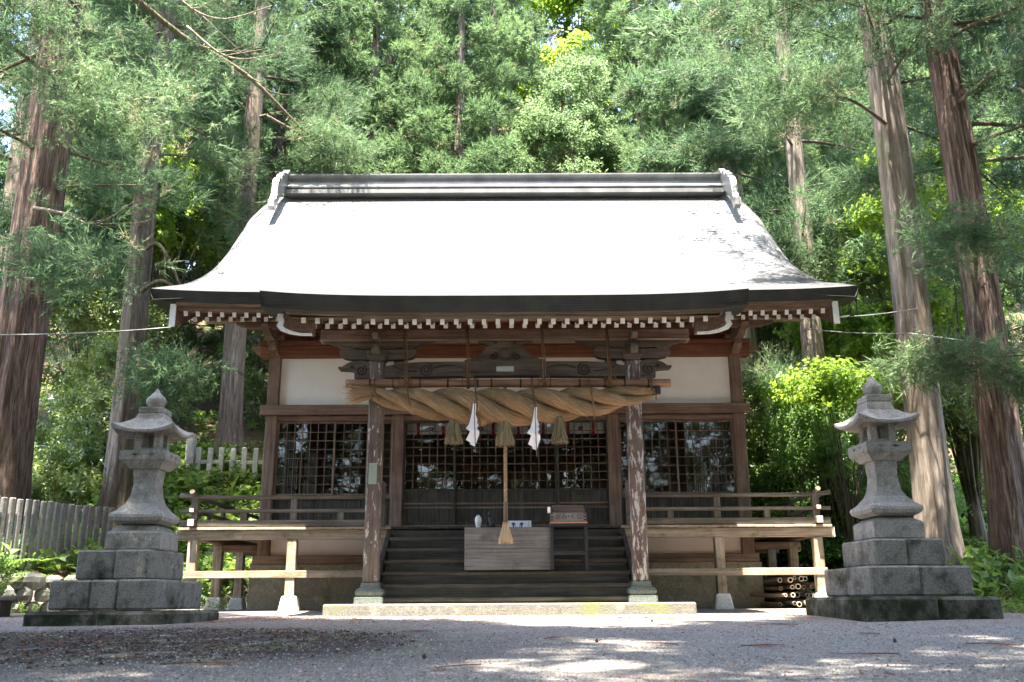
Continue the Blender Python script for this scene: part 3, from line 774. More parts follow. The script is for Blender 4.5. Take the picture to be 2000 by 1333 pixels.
# ---- lattice windows and doors
def sash(name, x0, x1, y, z0, z1, nc, nr, panel=None):
    """one sliding sash: frame, pane, bars, and for doors a boarded lower half"""
    o = link(name, None, hall, (x0, y - HY, 0))
    w = x1 - x0; fw = .032
    mb = MB()
    mb.box(0, fw, -.016, .016, z0, z1, .003); mb.box(w - fw, w, -.016, .016, z0, z1, .003)
    mb.box(fw, w - fw, -.0155, .0155, z1 - .035, z1, .003)
    lz = z0 if panel is None else panel
    mb.box(fw, w - fw, -.0155, .0155, lz, lz + .035, .003)
    if panel is not None: mb.box(fw, w - fw, -.0155, .0155, z0, z0 + .05, .003)
    mb.build('frame', M['brn_z'] if panel is None else M['drk_z'], o)
    gl = MB(); gl.add([(fw, .010, lz + .035), (w - fw, .010, lz + .035), (w - fw, .010, z1 - .035), (fw, .010, z1 - .035)], [[0, 1, 2, 3]])
    gl.build('pane', M['glass'], o)
    bm = MB().box(-.006, .006, -.011, .005, lz + .035, z1 - .035, .001).mesh('bar', M['brn_z'])
    for k in range(1, nc): link('bar', bm, o, (fw + (w - 2 * fw) * k / nc, 0, 0))
    bm = MB().box(fw, w - fw, -.009, .004, -.006, .006, .001).mesh('bar', M['brn_x'])
    for k in range(1, nr): link('bar', bm, o, (0, 0, lz + .035 + (z1 - lz - .07) * k / nr))
    if panel is not None:
        mb = MB()
        nb = 3
        for k in range(nb):
            a = fw + (w - 2 * fw) * k / nb; b = fw + (w - 2 * fw) * (k + 1) / nb
            q = MB().box(a + .001, b - .001, -.002, .01, z0 + .05, lz, .003).build('board', M['drk_z'], o)
        for z in (lz - .21, lz - .28):
            MB().box(fw, w - fw, -.013, -.003, z - .014, z + .014, .002).build('rail', M['brn_x'], o)
    return o
for a in (-3.93, 1.95):
    sash('lattice_window', a, a + 1.005, 15.985, 1.86, 3.133, 7, 8)
    sash('lattice_window', a + .975, a + 1.98, 16.02, 1.86, 3.133, 7, 8)
    part(MB().box(a, a + 1.98, 15.94, 16.06, 1.80, 1.858, .005), 'window_sill', M['brn_x'])
    for k in range(8):
        part(MB().box(a + 1.98 * k / 8 + .002, a + 1.98 * (k + 1) / 8 - .002, 15.985, 16.01, 1.362, 1.798, .003), 'wall_board', M['drk_z'])
for k in range(4):
    x0 = -1.75 + .875 * k - (.012 if k in (1, 2) else 0)
    sash('lattice_door', x0, x0 + .887, 15.985 if k in (0, 3) else 16.022, 1.362, 3.133, 6, 8, 1.93)

# ---- veranda
VF, VY, VX = 1.25, 14.85, 5.08
nb = 30
bm1 = MB().box(0, .30, 14.80, 15.82, 1.212, 1.25, .005).mesh('floor_board', M['pal_y'])
for k in range(34):
    x = -VX + 2 * VX * k / 34
    if abs(x + .15) < 1.8: continue
    o = link('floor_board', bm1, hall, (x, -HY, random.uniform(-.003, .003)))
bm1 = MB().box(14.80 - 14.8, .84, 0, .30, 1.212, 1.249, .005).mesh('floor_board', M['pal_x'])
for sgn in (-1, 1):
    for k in range(21):
        link('floor_board', bm1, hall, (-VX if sgn < 0 else VX - .84, 15.83 - HY + k * .304, random.uniform(-.003, .003)))
for k in range(12):
    part(MB().box(-1.83 + .305 * k, -1.83 + .305 * (k + 1) - .004, 14.85, 15.94, 1.214, 1.252, .004), 'floor_board', M['drk_y'])
for sgn in (-1, 1):
    a, b = sorted((sgn * 1.82, sgn * 5.12))
    fb = part(MB().box(a, b, 14.86, 14.98, 1.065, 1.208, .008), 'edge_beam', M['pal_x'])
    e = sgn * 5.12; a, b = sorted((e, e + sgn * .012))
    part(MB().box(a, b, 14.855, 14.985, 1.06, 1.213, .003), 'white_end', M['white'], fb)
    a, b = sorted((sgn * 4.80, sgn * 4.93))
    part(MB().box(a, b, 14.99, 22.2, 1.07, 1.205, .008), 'edge_beam', M['brn_y'])
    for y in (16.25, 17.6, 19.0, 20.4):
        a, b = sorted((sgn * 4.1, sgn * 5.0)); part(MB().box(a, b, y - .05, y + .05, .95, 1.065, .006), 'floor_joist', M['brn_x'])
    # piers
    for (x, y) in ((4.86, 14.92), (3.32, 14.92), (4.86, 16.25), (4.86, 17.6), (4.86, 19.0), (4.86, 20.4)):
        p = part(MB().box(-.072, .072, -.072, .072, .20, 1.063, .008), 'veranda_pier', M['pal_z'], None, (sgn * x, y, 0))
        mb = MB(); mb.rings([sq(.15, -.06), sq(.145, .0), sq(.112, .19), sq(.10, .215)]); part(mb, 'footing', M['footing'], p)
    a, b = sorted((sgn * 2.0, sgn * 4.96))
    part(MB().box(a, b, 14.835, 14.90, .485, .592, .006), 'tie_rail', M['pal_x'])
    # railing: ground rail, middle rail, top rail with upturned end, struts
    rl = node('railing')
    i = sgn
    a, b = sorted((sgn * 2.05, sgn * 5.08)); MB().box(a, b, 14.83, 14.92, 1.262, 1.36, .008).build('ground_rail', M['gry_x'], rl)
    a, b = sorted((sgn * 2.05, sgn * 5.10)); MB().box(a, b, 14.845, 14.905, 1.475, 1.53, .006).build('middle_rail', M['gry_x'], rl)
    tp = [(sgn * 2.05, 14.875, 1.715), (sgn * 4.3, 14.875, 1.715), (sgn * 4.85, 14.875, 1.72), (sgn * 5.02, 14.875, 1.738), (sgn * 5.12, 14.875, 1.758)]
    MB().tube(tp, [.034, .034, .034, .035, .037], 10).build('top_rail', M['gry_x'], rl)
    xx = sgn * 4.87
    for nm, z0, z1, hw in (('ground_rail', 1.268, 1.366, .045), ('middle_rail', 1.48, 1.535, .03)):
        MB().box(xx - hw, xx + hw, 14.72, 21.5, z0 + .002, z1 + .002, .006).build(nm, M['gry_y'], rl)
        MB().box(xx - hw - .002, xx + hw + .002, 14.708, 14.72, z0, z1 + .004, .002).build('rail_end', M.setdefault('railend', plain('worn_rail_end', (.46, .38, .32), .8)), rl)
    MB().tube([(xx, 14.66, 1.79), (xx, 14.75, 1.77), (xx, 14.95, 1.745), (xx, 15.5, 1.732), (xx, 21.5, 1.732)], [.037, .035, .034, .034, .034], 10).build('top_rail', M['gry_y'], rl)
    MB().box(xx - .05, xx + .05, 14.825, 14.925, 1.25, 1.735, .008).build('corner_post', M['gry_z'], rl)
    for x, tall in ((4.10, 0), (3.32, 1), (2.58, 0)):
        MB().box(sgn * x - .05, sgn * x + .05, 14.85, 14.90, 1.358, 1.69 if tall else 1.478, .006).build('strut', M['gry_z'], rl)
    for k in range(9):
        y = 15.6 + .75 * k; MB().box(xx - .025, xx + .025, y - .05, y + .05, 1.36, 1.72 if k % 2 else 1.485, .006).build('strut', M['gry_z'], rl)

# ---- stairs with sloping handrails
stairs = node('staircase')
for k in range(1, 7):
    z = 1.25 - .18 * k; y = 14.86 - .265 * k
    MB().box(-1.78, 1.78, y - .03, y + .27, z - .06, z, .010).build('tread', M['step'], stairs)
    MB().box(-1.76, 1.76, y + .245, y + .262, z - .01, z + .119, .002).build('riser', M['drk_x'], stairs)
MB().box(-1.76, 1.76, 13.30, 13.32, .10, .11, .002).build('riser', M['drk_x'], stairs)
for sgn in (-1, 1):
    x = sgn * 1.815
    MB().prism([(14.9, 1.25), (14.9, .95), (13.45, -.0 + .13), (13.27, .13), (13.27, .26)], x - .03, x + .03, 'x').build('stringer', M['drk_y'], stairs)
    nw = MB(); nw.lathe([(.055, 1.25), (.055, 1.80), (.062, 1.80), (.062, 1.825), (.042, 1.835), (.055, 1.87), (.06, 1.895), (.045, 1.925), (.02, 1.945), (.004, 1.955)], 16)
    nw.build('newel_post', M['gry_z'], stairs, (sgn * 1.93, 14.80, 0))
    for dz, r in ((0, .034), (-.24, .028)):
        MB().tube([(sgn * 1.93, 14.82, 1.70 + dz), (sgn * 1.92, 14.55, 1.50 + dz), (sgn * 1.90, 13.5, .80 + dz)], r, 10).build('handrail', M['gry_y'], stairs)
# ---- stone step in front
part(MB().box(-2.42, 2.52, 12.86, 14.3, -.10, .09, .02), 'stone_step', M['sty'])

# small pale-green notice on the left porch post
nt_ = tag(MB().box(-.058, .058, -.006, .006, -.15, .15, .002).build('post_notice', M['placard']), 'narrow pale green notice with vertical writing nailed to the left porch post', 'notice')
nt_.location = (XC - 1.87 + .005, 13.4 - .113, 1.87)
rng = random.Random(3)
for cx, z0, nn, sz in ((-.012, .10, 4, .012), (.018, .02, 6, .010), (-.012, -.03, 3, .016)):
    for k in range(nn):
        mb = MB()
        for j in range(3):
            a = rng.uniform(-.5, .5) + (1.57 if j == 1 else 0); l = sz * rng.uniform(.5, .9); x = cx + rng.uniform(-.004, .004); z = z0 - k * sz * 1.7 + rng.uniform(-.004, .004)
            mb.bar((x - l / 2 * math.cos(a), -.0065, z - l / 2 * math.sin(a)), (x + l / 2 * math.cos(a), -.0065, z + l / 2 * math.sin(a)), .001, .0022, .0003)
        mb.build('written_character', M['ink'], nt_)

# ---------------------------------------------------------------- things hung in the porch
NP = np.random.default_rng(11)
def blades(base, tip, w, tone, rng):
    """thin two-triangle blades from base to tip"""
    base = np.asarray(base, float); tip = np.asarray(tip, float); n = len(base)
    d = tip - base; r = rng.normal(size=(n, 3)); s = np.cross(d, r); s /= np.linalg.norm(s, axis=1, keepdims=True) + 1e-9
    s *= (w * np.ones(n))[:, None] / 2
    a, b, c, e = base - s, base + s, tip + s * .5, tip - s * .5
    V = np.stack([a, b, c, a, c, e], 1).reshape(-1, 3)
    return V, np.repeat(tone, 6)

def uv_tube(path, ups, rads, n, name, mat, parent, vlen):
    me = bpy.data.meshes.new(name); m = len(path); V = []
    for i in range(m):
        p = Vector(path[i]); d = (Vector(path[min(i + 1, m - 1)]) - Vector(path[max(i - 1, 0)])).normalized()
        u = Vector(ups[i]); u = (u - d * u.dot(d)).normalized(); w = d.cross(u)
        for k in range(n):
            a = 2 * math.pi * k / n
            V.append(p + (u * math.cos(a) + w * math.sin(a)) * rads[i])
    F = []; UV = []
    for i in range(m - 1):
        for k in range(n):
            F.append([i * n + k, (i + 1) * n + k, (i + 1) * n + (k + 1) % n, i * n + (k + 1) % n][::-1])
            UV += [(vlen[i], (k + 1) / n), (vlen[i + 1], (k + 1) / n), (vlen[i + 1], k / n), (vlen[i], k / n)]
    F.append(list(range(n))[::-1]); UV += [(0, 0)] * n
    F.append([(m - 1) * n + k for k in range(n)]); UV += [(0, 0)] * n
    me.from_pydata(V, [], F); uvl = me.uv_layers.new(name='UVMap')
    uvl.data.foreach_set('uv', [c for p in UV for c in p])
    me.polygons.foreach_set('use_smooth', [True] * len(F)); me.materials.append(mat); me.update()
    return link(name, me, parent)

# bamboo pole
pole = tag(link('bamboo_pole', None, None, (0, 13.2, 3.15)), 'thick brown bamboo pole tied across the porch above the straw rope', 'bamboo pole')
pz = lambda x: .013 - .0055 * (x + 2.39)
xs = [-2.40 + 4.68 * k / 60 for k in range(61)]
MB().tube([(x, 0, pz(x)) for x in xs], [.060 + .004 * math.sin(x * 3) for x in xs], 16).build('cane', M['bamboo'], pole)
for x in (-2.05, -1.72, -1.33, -.93, -.50, -.30, .12, .55, .97, 1.33, 1.62, 1.96):
    MB().tube([(x - .012, 0, pz(x)), (x - .006, 0, pz(x)), (x, 0, pz(x)), (x + .008, 0, pz(x)), (x + .014, 0, pz(x))], [.062, .0665, .062, .0665, .062], 16, False).build('node_ring', M['groove'], pole)
# rope ties from the eave to the pole
for i, (x, nm) in enumerate(((-1.53, 'leftmost'), (-.63, 'second from left'), (.46, 'second from right'), (1.40, 'rightmost'))):
    tr = thing('tie_rope', nm + ' brown tie rope hanging from the porch eave to the bamboo pole', 'rope', (x, 13.14, 3.15), group='tie ropes holding the bamboo pole')
    for dx in (-.016, .016):
        MB().tube([(dx * .6 - .03, -.06, .82), (dx, -.02, .40), (dx, -.075, .03), (dx, -.09 + .06, -.08)], .011, 6).build('strand', M['rope_dk'], tr)
    MB().tube([(.075 * math.cos(a) * 0 + .02 * math.sin(a * 2), .06 + .073 * math.sin(a) - .0, .07 * math.cos(a)) for a in [2 * math.pi * k / 14 for k in range(15)]], .012, 6).build('loop', M['rope_dk'], tr)
    for sx in (-1, 1):
        MB().tube([(0, -.08, .05), (sx * .05, -.09, .075), (sx * .09, -.085, .02), (sx * .085, -.08, -.07)], .008, 5).build('loose_end', M['rope_dk'], tr)

# great straw rope: three twisted strands
rope = thing('straw_rope', 'huge twisted straw rope hung under the bamboo pole across the porch', 'shimenawa rope', (0, 13.2, 3.10))
RX0, RX1 = -2.0, 2.04
def ropeR(s): return .055 + .235 * max(0., math.sin(math.pi * min(1, max(0, s * .96 + .03)))) ** .68 * (1 - .08 * s)
NS = 150
allpts = []
for k in range(3):
    P = []; U = []; Rr = []; L = []; l = 0
    for i in range(NS + 1):
        s = i / NS; Rw = ropeR(s); rs = Rw * .452; ro = Rw - rs
        th = 2 * math.pi * (2.2 * s + k / 3) + .5
        x = RX0 + (RX1 - RX0) * s
        p = Vector((x, -ro * math.sin(th) * 1.0, -.0 - Rw + ro * math.cos(th) - .02 * math.sin(math.pi * s)))
        if P: l += (p - P[-1]).length
        saw = (l / .33 + k * .37) % 1.0
        P.append(p); U.append(Vector((0, -math.sin(th), math.cos(th)))); L.append(l + k * 7.3)
        Rr.append(rs * (1.0 + .13 * (saw - .5) + .012 * math.sin(l * 31)))
    st_ = uv_tube(P, U, Rr, 26, 'strand', M['straw'], rope, L)
    allpts.append((P, U, Rr))
B, T = [], []
for (P, U, Rr) in allpts:
    for i in range(3, NS - 3):
        d = (P[i + 1] - P[i - 1]).normalized(); u = U[i]; w = d.cross(u)
        for j in range(5):
            a = NP.uniform(-1.0, 1.0); nrm = u * math.cos(a) + w * math.sin(a)
            b = P[i] + nrm * (Rr[i] * 1.0)
            ln = NP.uniform(.05, .13)
            B.append(b); T.append(b + d * ln + nrm * (NP.uniform(-.008, .010) if NP.random() < .96 else NP.uniform(.02, .05)) + w * NP.uniform(-.02, .02))
V, tn = blades(np.array(B), np.array(T), .0035, NP.random(len(B)), NP)
link('loose_straw', tri_mesh('loose_straw', V, tn, M['strawblade']), rope)['kind'] = 'stuff'
# flared brush at the left end
n = 900; a = NP.uniform(0, 2 * np.pi, n); q = np.sqrt(NP.random(n))
b = np.stack([np.full(n, -1.93) + NP.uniform(-.06, .08, n), .045 * q * np.cos(a), -.06 + .045 * q * np.sin(a)], 1)
ln = NP.uniform(.28, .46, n)
t = np.stack([b[:, 0] - ln, b[:, 1] + .13 * q * np.cos(a) * ln / .4, b[:, 2] + (.12 * q * np.sin(a) - .035) * ln / .4 + NP.normal(0, .008, n)], 1)
V, tn = blades(b, t, .005, NP.random(n), NP)
link('frayed_end', tri_mesh('frayed_end', V, tn, M['strawblade']), rope)
MB().tube([(-1.97, 0, -.06), (-1.93, 0, -.06)], [.058, .062], 14).build('binding', M['rope_dk'], rope)
MB().tube([(2.0, 0, -.075), (2.06, 0, -.07), (2.13, 0, -.065)], [.055, .068, .062], 14).build('butt_end', M['groove'], rope)
for x, zz in ((-1.98, .11), (-1.50, .25), (-.53, .43), (.28, .5), (1.10, .36), (2.0, .17)):          # bindings that hang it from the pole
    s = (x - RX0) / (RX1 - RX0); h = 2 * ropeR(s) + .02
    yb = ropeR(s) * 1.02
    MB().tube([(x - .0, -.066, .11), (x, -.075, .02), (x + .01, -yb * .85, -.10), (x + .03, -yb * 1.04, -h * .5), (x + .06, -yb * .75, -h * .82), (x + .07, 0, -h - .01)], .012, 6).build('binding', M['rope_dk'], rope)
# straw tassels
def tassel(name, label, x, y, ztop, L, r0, r1, mat, cat='tassel', group=None, n=650, parent=None):
    if parent is None:
        o = thing(name, label, cat, (x, y, ztop), group=group)
    else:
        o = link(name, None, parent, (x, y, ztop))
    MB().lathe([(r0 * .9, 0), (r0, -.02), (r0 + (r1 - r0) * .45, -L * .5), (r1 * .88, -L * .97), (.01, -L * .965)][::-1], 18).build('core', mat if mat is not M['strawgreen'] else M['gry_z'], o)
    a = NP.uniform(0, 2 * np.pi, n); q = NP.uniform(.82, 1.06, n); ln = L * NP.uniform(.82, 1.03, n)
    b = np.stack([r0 * q * np.cos(a), r0 * q * np.sin(a), -NP.uniform(0, .06, n)], 1)
    t = np.stack([r1 * q * np.cos(a + NP.normal(0, .1, n)), r1 * q * np.sin(a), -ln], 1)
    V, tn = blades(b, t, .005, NP.random(n), NP)
    link('straws', tri_mesh('straws', V, tn, mat), o)
    return o
tassel('straw_tassel', 'left straw tassel hanging under the twisted rope', -.835, 13.12, 2.66, .40, .045, .125, M['strawgreen'], group='straw tassels under the rope')
tassel('straw_tassel', 'middle straw tassel hanging under the twisted rope above the bell rope', -.108, 13.10, 2.63, .40, .05, .13, M['strawgreen'], group='straw tassels under the rope')
tassel('straw_tassel', 'right straw tassel hanging under the twisted rope', .665, 13.12, 2.64, .38, .045, .12, M['strawgreen'], group='straw tassels under the rope')
# paper streamers
SH = [(-5, 0), (35, 0), (28, -150), (55, -225), (48, -270), (70, -300), (42, -350), (78, -385), (74, -440), (20, -585), (-45, -555), (-40, -530), (-97, -495), (-45, -385), (-103, -350), (-55, -275), (-25, -145)]
for x, z, nm, fl in ((-.545, 2.79, 'left', 1), (.31, 2.73, 'right', 1)):
    o = thing('paper_streamer', nm + ' white zigzag paper streamer hanging from the straw rope', 'paper streamer', (x, 12.88, z), (0, 0, R(6 if nm == 'left' else -14)), 'paper streamers on the rope')
    k = .00104
    def fold(p): return .02 * math.sin(p[1] * .022) + .012 * math.cos(p[0] * .04)
    vs = [(p[0] * k, fold(p), p[1] * k) for p in SH]
    mid = [(4 * k, fold((4, p)) - .018, p * k) for p in range(0, -600, -75)]
    mb = MB()
    nn = len(SH)
    for off, flip in ((0, False), (.0015, True)):
        v2 = [(a, b + off, c) for a, b, c in vs]; m2 = [(a, b + off, c) for a, b, c in mid]
        left = v2[9:][::1]; fs = []
        allv = v2 + m2; nm_ = len(m2)
        for i in range(nn):
            j = (i + 1) % nn
            zc = (allv[i][2] + allv[j][2]) / 2
            q = min(range(nm_), key=lambda r: abs(m2[r][2] - zc))
            q0 = min(range(nm_), key=lambda r: abs(m2[r][2] - allv[i][2])); q1 = min(range(nm_), key=lambda r: abs(m2[r][2] - allv[j][2]))
            f = [i, j, nn + q1] + ([nn + q0] if q0 != q1 else [])
            fs.append(f)
        mb.add(allv, fs)
    mb.build('paper', M['paper'], o)
    MB().tube([(.015, -.02, .05), (.012, -.028, -.15), (.02, -.03, -.40), (.03, -.02, -.70)], .006, 5).build('cord', M['rope_dk'], o)
    for sx in (-1, 1):
        MB().tube([(.012, -.02, .02), (sx * .05 + .01, -.03, .03), (sx * .07, -.03, -.03), (sx * .055 + .01, -.02, -.12)], .005, 5).build('cord_bow', M['pal_z'], o)
# bell rope
br = thing('bell_rope', 'slender twisted tan bell rope with a fibre tassel in front of the offertory box', 'bell rope', (-.105, 13.42, .88))
for k in range(3):
    pts = []
    for i in range(150):
        z = 2.35 - 1.79 * i / 149; a = 2 * math.pi * (z * 14 + k / 3)
        pts.append((.013 * math.cos(a), .013 * math.sin(a), z))
    MB().tube(pts, .0155, 7).build('strand', M['hempwood'] if 'hempwood' in M else M.setdefault('hempwood', wood('hemp_rope', ((.22, .14, .08), (.36, .25, .15), (.48, .36, .23)), 'z', rough=.95)), br)
for k in range(4):
    MB().box(-.03 + .016 * k, -.016 + .016 * k, -.03, -.018, .33, .60, .002).build('sleeve_slat', M['gry_z'], br)
MB().tube([(0, 0, .31), (0, 0, .58)], .028, 10).build('sleeve', M['brn_z'], br)
MB().tube([(0, 0, .285), (0, 0, .30), (0, 0, .315)], [.042, .046, .042], 14).build('collar', M['hempwood'], br)
tassel('fibre_tassel', '', 0, 0, .29, .275, .04, .10, M['hemp'], parent=br, n=700)

# ---------------------------------------------------------------- things on the stairs
ob = thing('offertory_box', 'wide weathered grey plank offertory box standing on the shrine stairs', 'offertory box', (-.08, 13.72, .545))
w, h, d = .62, .60, .46
MB().box(-w, w, .0, .028, .302, h, .004).build('plank', M['boxw'] if 'boxw' in M else M.setdefault('boxw', wood('box_wood', ((.085, .08, .08), (.165, .157, .157), (.25, .24, .24)), 'x', moss=.25, mosscol=(.07, .068, .06))), ob)
MB().box(-w, w, .0, .028, 0, .299, .004).build('plank', M['boxw'], ob)
for sgn in (-1, 1):
    a, b = sorted((sgn * w, sgn * (w - .03))); MB().box(a, b, .029, d, .0, h - .002, .004).build('side_panel', M['boxw'], ob)
MB().box(-w, w, d + .001, d + .028, 0, h, .004).build('back_panel', M['boxw'], ob)
for k in range(11):
    MB().box(-w + .03, w - .03, .04 + k * .038, .06 + k * .038, h - .05, h - .01, .004).build('top_slat', M['boxw'], ob)
for sgn in (-1, 1):
    for z in (.05, .15, .24, .35, .45, .55):
        MB().tube([(sgn * (w - .035), .002, z), (sgn * (w - .035), -.002, z)], .006, 6).build('nail_head', M['black'], ob)
# fortune-slip stand
fs_ = thing('fortune_stand', 'black stand beside the offertory box carrying the fortune slip box', 'stand', (.80, 13.66, .545))
for x in (-.245, .245):
    for y in (.03, .30):
        MB().box(x - .022, x + .022, y - .022, y + .022, 0, .60, .003).build('leg', M['black'], fs_)
MB().box(-.265, .265, 0, .33, .602, .645, .003).build('top', M['black'], fs_)
MB().box(-.222, .222, .02, .31, .20, .26, .003).build('shelf', M['black'], fs_)
fb = thing('fortune_box', 'small wooden fortune slip box lettered in black on top of the black stand', 'box', (.80, 13.66, 1.192))
MB().box(-.27, .27, -.012, .32, 0, .018, .003).build('red_edge_board', M['redboard'] if 'redboard' in M else M.setdefault('redboard', plain('salmon_wood', (.48, .24, .17), .7)), fb)
MB().box(-.255, .255, 0, .02, .02, .155, .003).build('front_board', M['boxw'], fb)
for sgn in (-1, 1):
    a, b = sorted((sgn * .255, sgn * .235)); MB().box(a, b, .021, .30, .02, .15, .003).build('side_board', M['brn_y'], fb)
MB().box(-.255, .255, .301, .32, .02, .25, .003).build('back_board', M['brn_x'], fb)
MB().prism([(-.01, .157), (.16, .27), (.32, .27), (.32, .252), (.165, .252), (.0, .157)], -.225, .225, 'x').build('slanted_lid', M['brn_x'], fb)
MB().box(-.30, -.26, .02, .14, .155, .235, .003).build('white_carton', M['paper'], fb)
def text(body, size, mat, parent, loc, rot, name='lettering', ext=.001):
    c = bpy.data.curves.new(name, 'FONT'); c.body = body; c.size = size; c.align_x = 'CENTER'; c.align_y = 'CENTER'; c.extrude = ext
    tmp = bpy.data.objects.new(name, c)
    me = bpy.data.meshes.new_from_object(tmp); bpy.data.objects.remove(tmp)
    me.materials.clear(); me.materials.append(mat)
    return link(name, me, parent, loc, rot)
for ch, x in (('お', -.155), ('み', -.06), ('・', 0.0), ('く', .06), ('じ', .15)):
    text(ch, .085, M['ink'], fb, (x, -.0025, .09), (R(90), 0, 0))
for sx in (-1, 1):
    for k in range(3):
        MB().box(sx * .235 - .02, sx * .235 + .012, -.0015, .0, .04 + .045 * k, .055 + .045 * k, .0005).build('corner_strap', M['ink'], fb)
# sign behind the bell tassel, vase, figurine
sg = thing('white_sign', 'small white sign with blue drawings standing on the offertory box', 'sign', (.065, 14.12, 1.147), (R(-8), 0, 0))
MB().box(-.205, .205, -.004, .004, 0, .125, .002).build('board', M['paper'], sg)
for cx, f in ((-.06, 1), (.06, -1)):
    mb = MB(); mb.lathe([(.001, .0), (.014, .004), (.016, .012), (.001, .016)], 10)
    pts = [(-.03, .075), (-.02, .095), (.0, .10), (.022, .09), (.034, .07), (.018, .066), (.012, .03), (-.012, .03), (-.014, .06)]
    MB().prism([(cx + f * x, z) for x, z in pts], -.0055, -.0042).build('blue_drawing', M['blue'], sg)
    MB().prism([(cx + f * .03 + x, z) for x, z in ((-.003, .015), (.003, .015), (.003, .06), (-.003, .06))], -.0055, -.0042).build('blue_drawing', M['blue'], sg)
for k in range(5):
    MB().box(.165, .173, -.0055, -.0042, .03 + .017 * k, .04 + .017 * k, .0003).build('written_character', M['ink'], sg)
vs_ = tag(MB().lathe([(.03, 0), (.034, .004), (.03, .03), (.045, .09), (.052, .14), (.045, .18), (.024, .205), (.02, .215), (.012, .217)], 20).build('white_vase', M['ceram']), 'white ceramic vase at the head of the stairs left of the offertory box', 'vase')
vs_.location = (-.52, 14.2, 1.146)
fg = thing('bronze_figurine', 'small dark bronze figurine beside the white vase behind the offertory box', 'figurine', (-.33, 14.2, 1.146))
MB().box(-.09, .09, -.06, .06, 0, .03, .008).build('base', M['bronze'], fg)
MB().tube([(.0, 0, .03), (.01, 0, .08), (.0, 0, .13), (-.015, -.005, .17), (-.02, -.01, .20)], [.065, .06, .05, .035, .02], 12).build('body', M['bronze'], fg)
MB().tube([(-.02, -.012, .19), (-.022, -.015, .215), (-.02, -.015, .245), (-.018, -.01, .262)], [.02, .03, .027, .008], 12).build('head', M['bronze'], fg)
for sx in (-1, 1):
    MB().tube([(sx * .035, 0, .15), (sx * .065, -.02, .11), (sx * .04, -.05, .085)], [.02, .017, .013], 8).build('arm', M['bronze'], fg)
# curtain inside, behind the doors
cu = thing('door_curtain', 'short white curtain with red ribbons hanging inside the lattice doors', 'curtain', (XC, 16.16, 3.13))
P = [[(x, .012 * math.sin(x * 21) + .006 * math.sin(x * 47), z) for x in np.linspace(-1.72, 1.72, 120)] for z in (0, -.1, -.20)]
MB().grid(P).build('cloth', M['curtain'], cu)
for k in range(8):
    x = -1.52 + .435 * k
    MB().box(x - .025, x + .025, -.03, -.026, -.24, 0, .001).build('red_ribbon', M['redcloth'], cu)
for k in range(7):
    x = -1.30 + .435 * k
    mb = MB()
    for a in range(5):
        an = R(90 + 72 * a); mb.lathe([(.001, 0), (.018, 0), (.018, .002), (.001, .002)], 8, (x + .028 * math.cos(an), .028 * math.sin(an)))
    q = mb.build('blue_crest', M['bluecrest'], cu); q.rotation_euler = (R(90), 0, 0); q.location = (0, -.024, -.11)

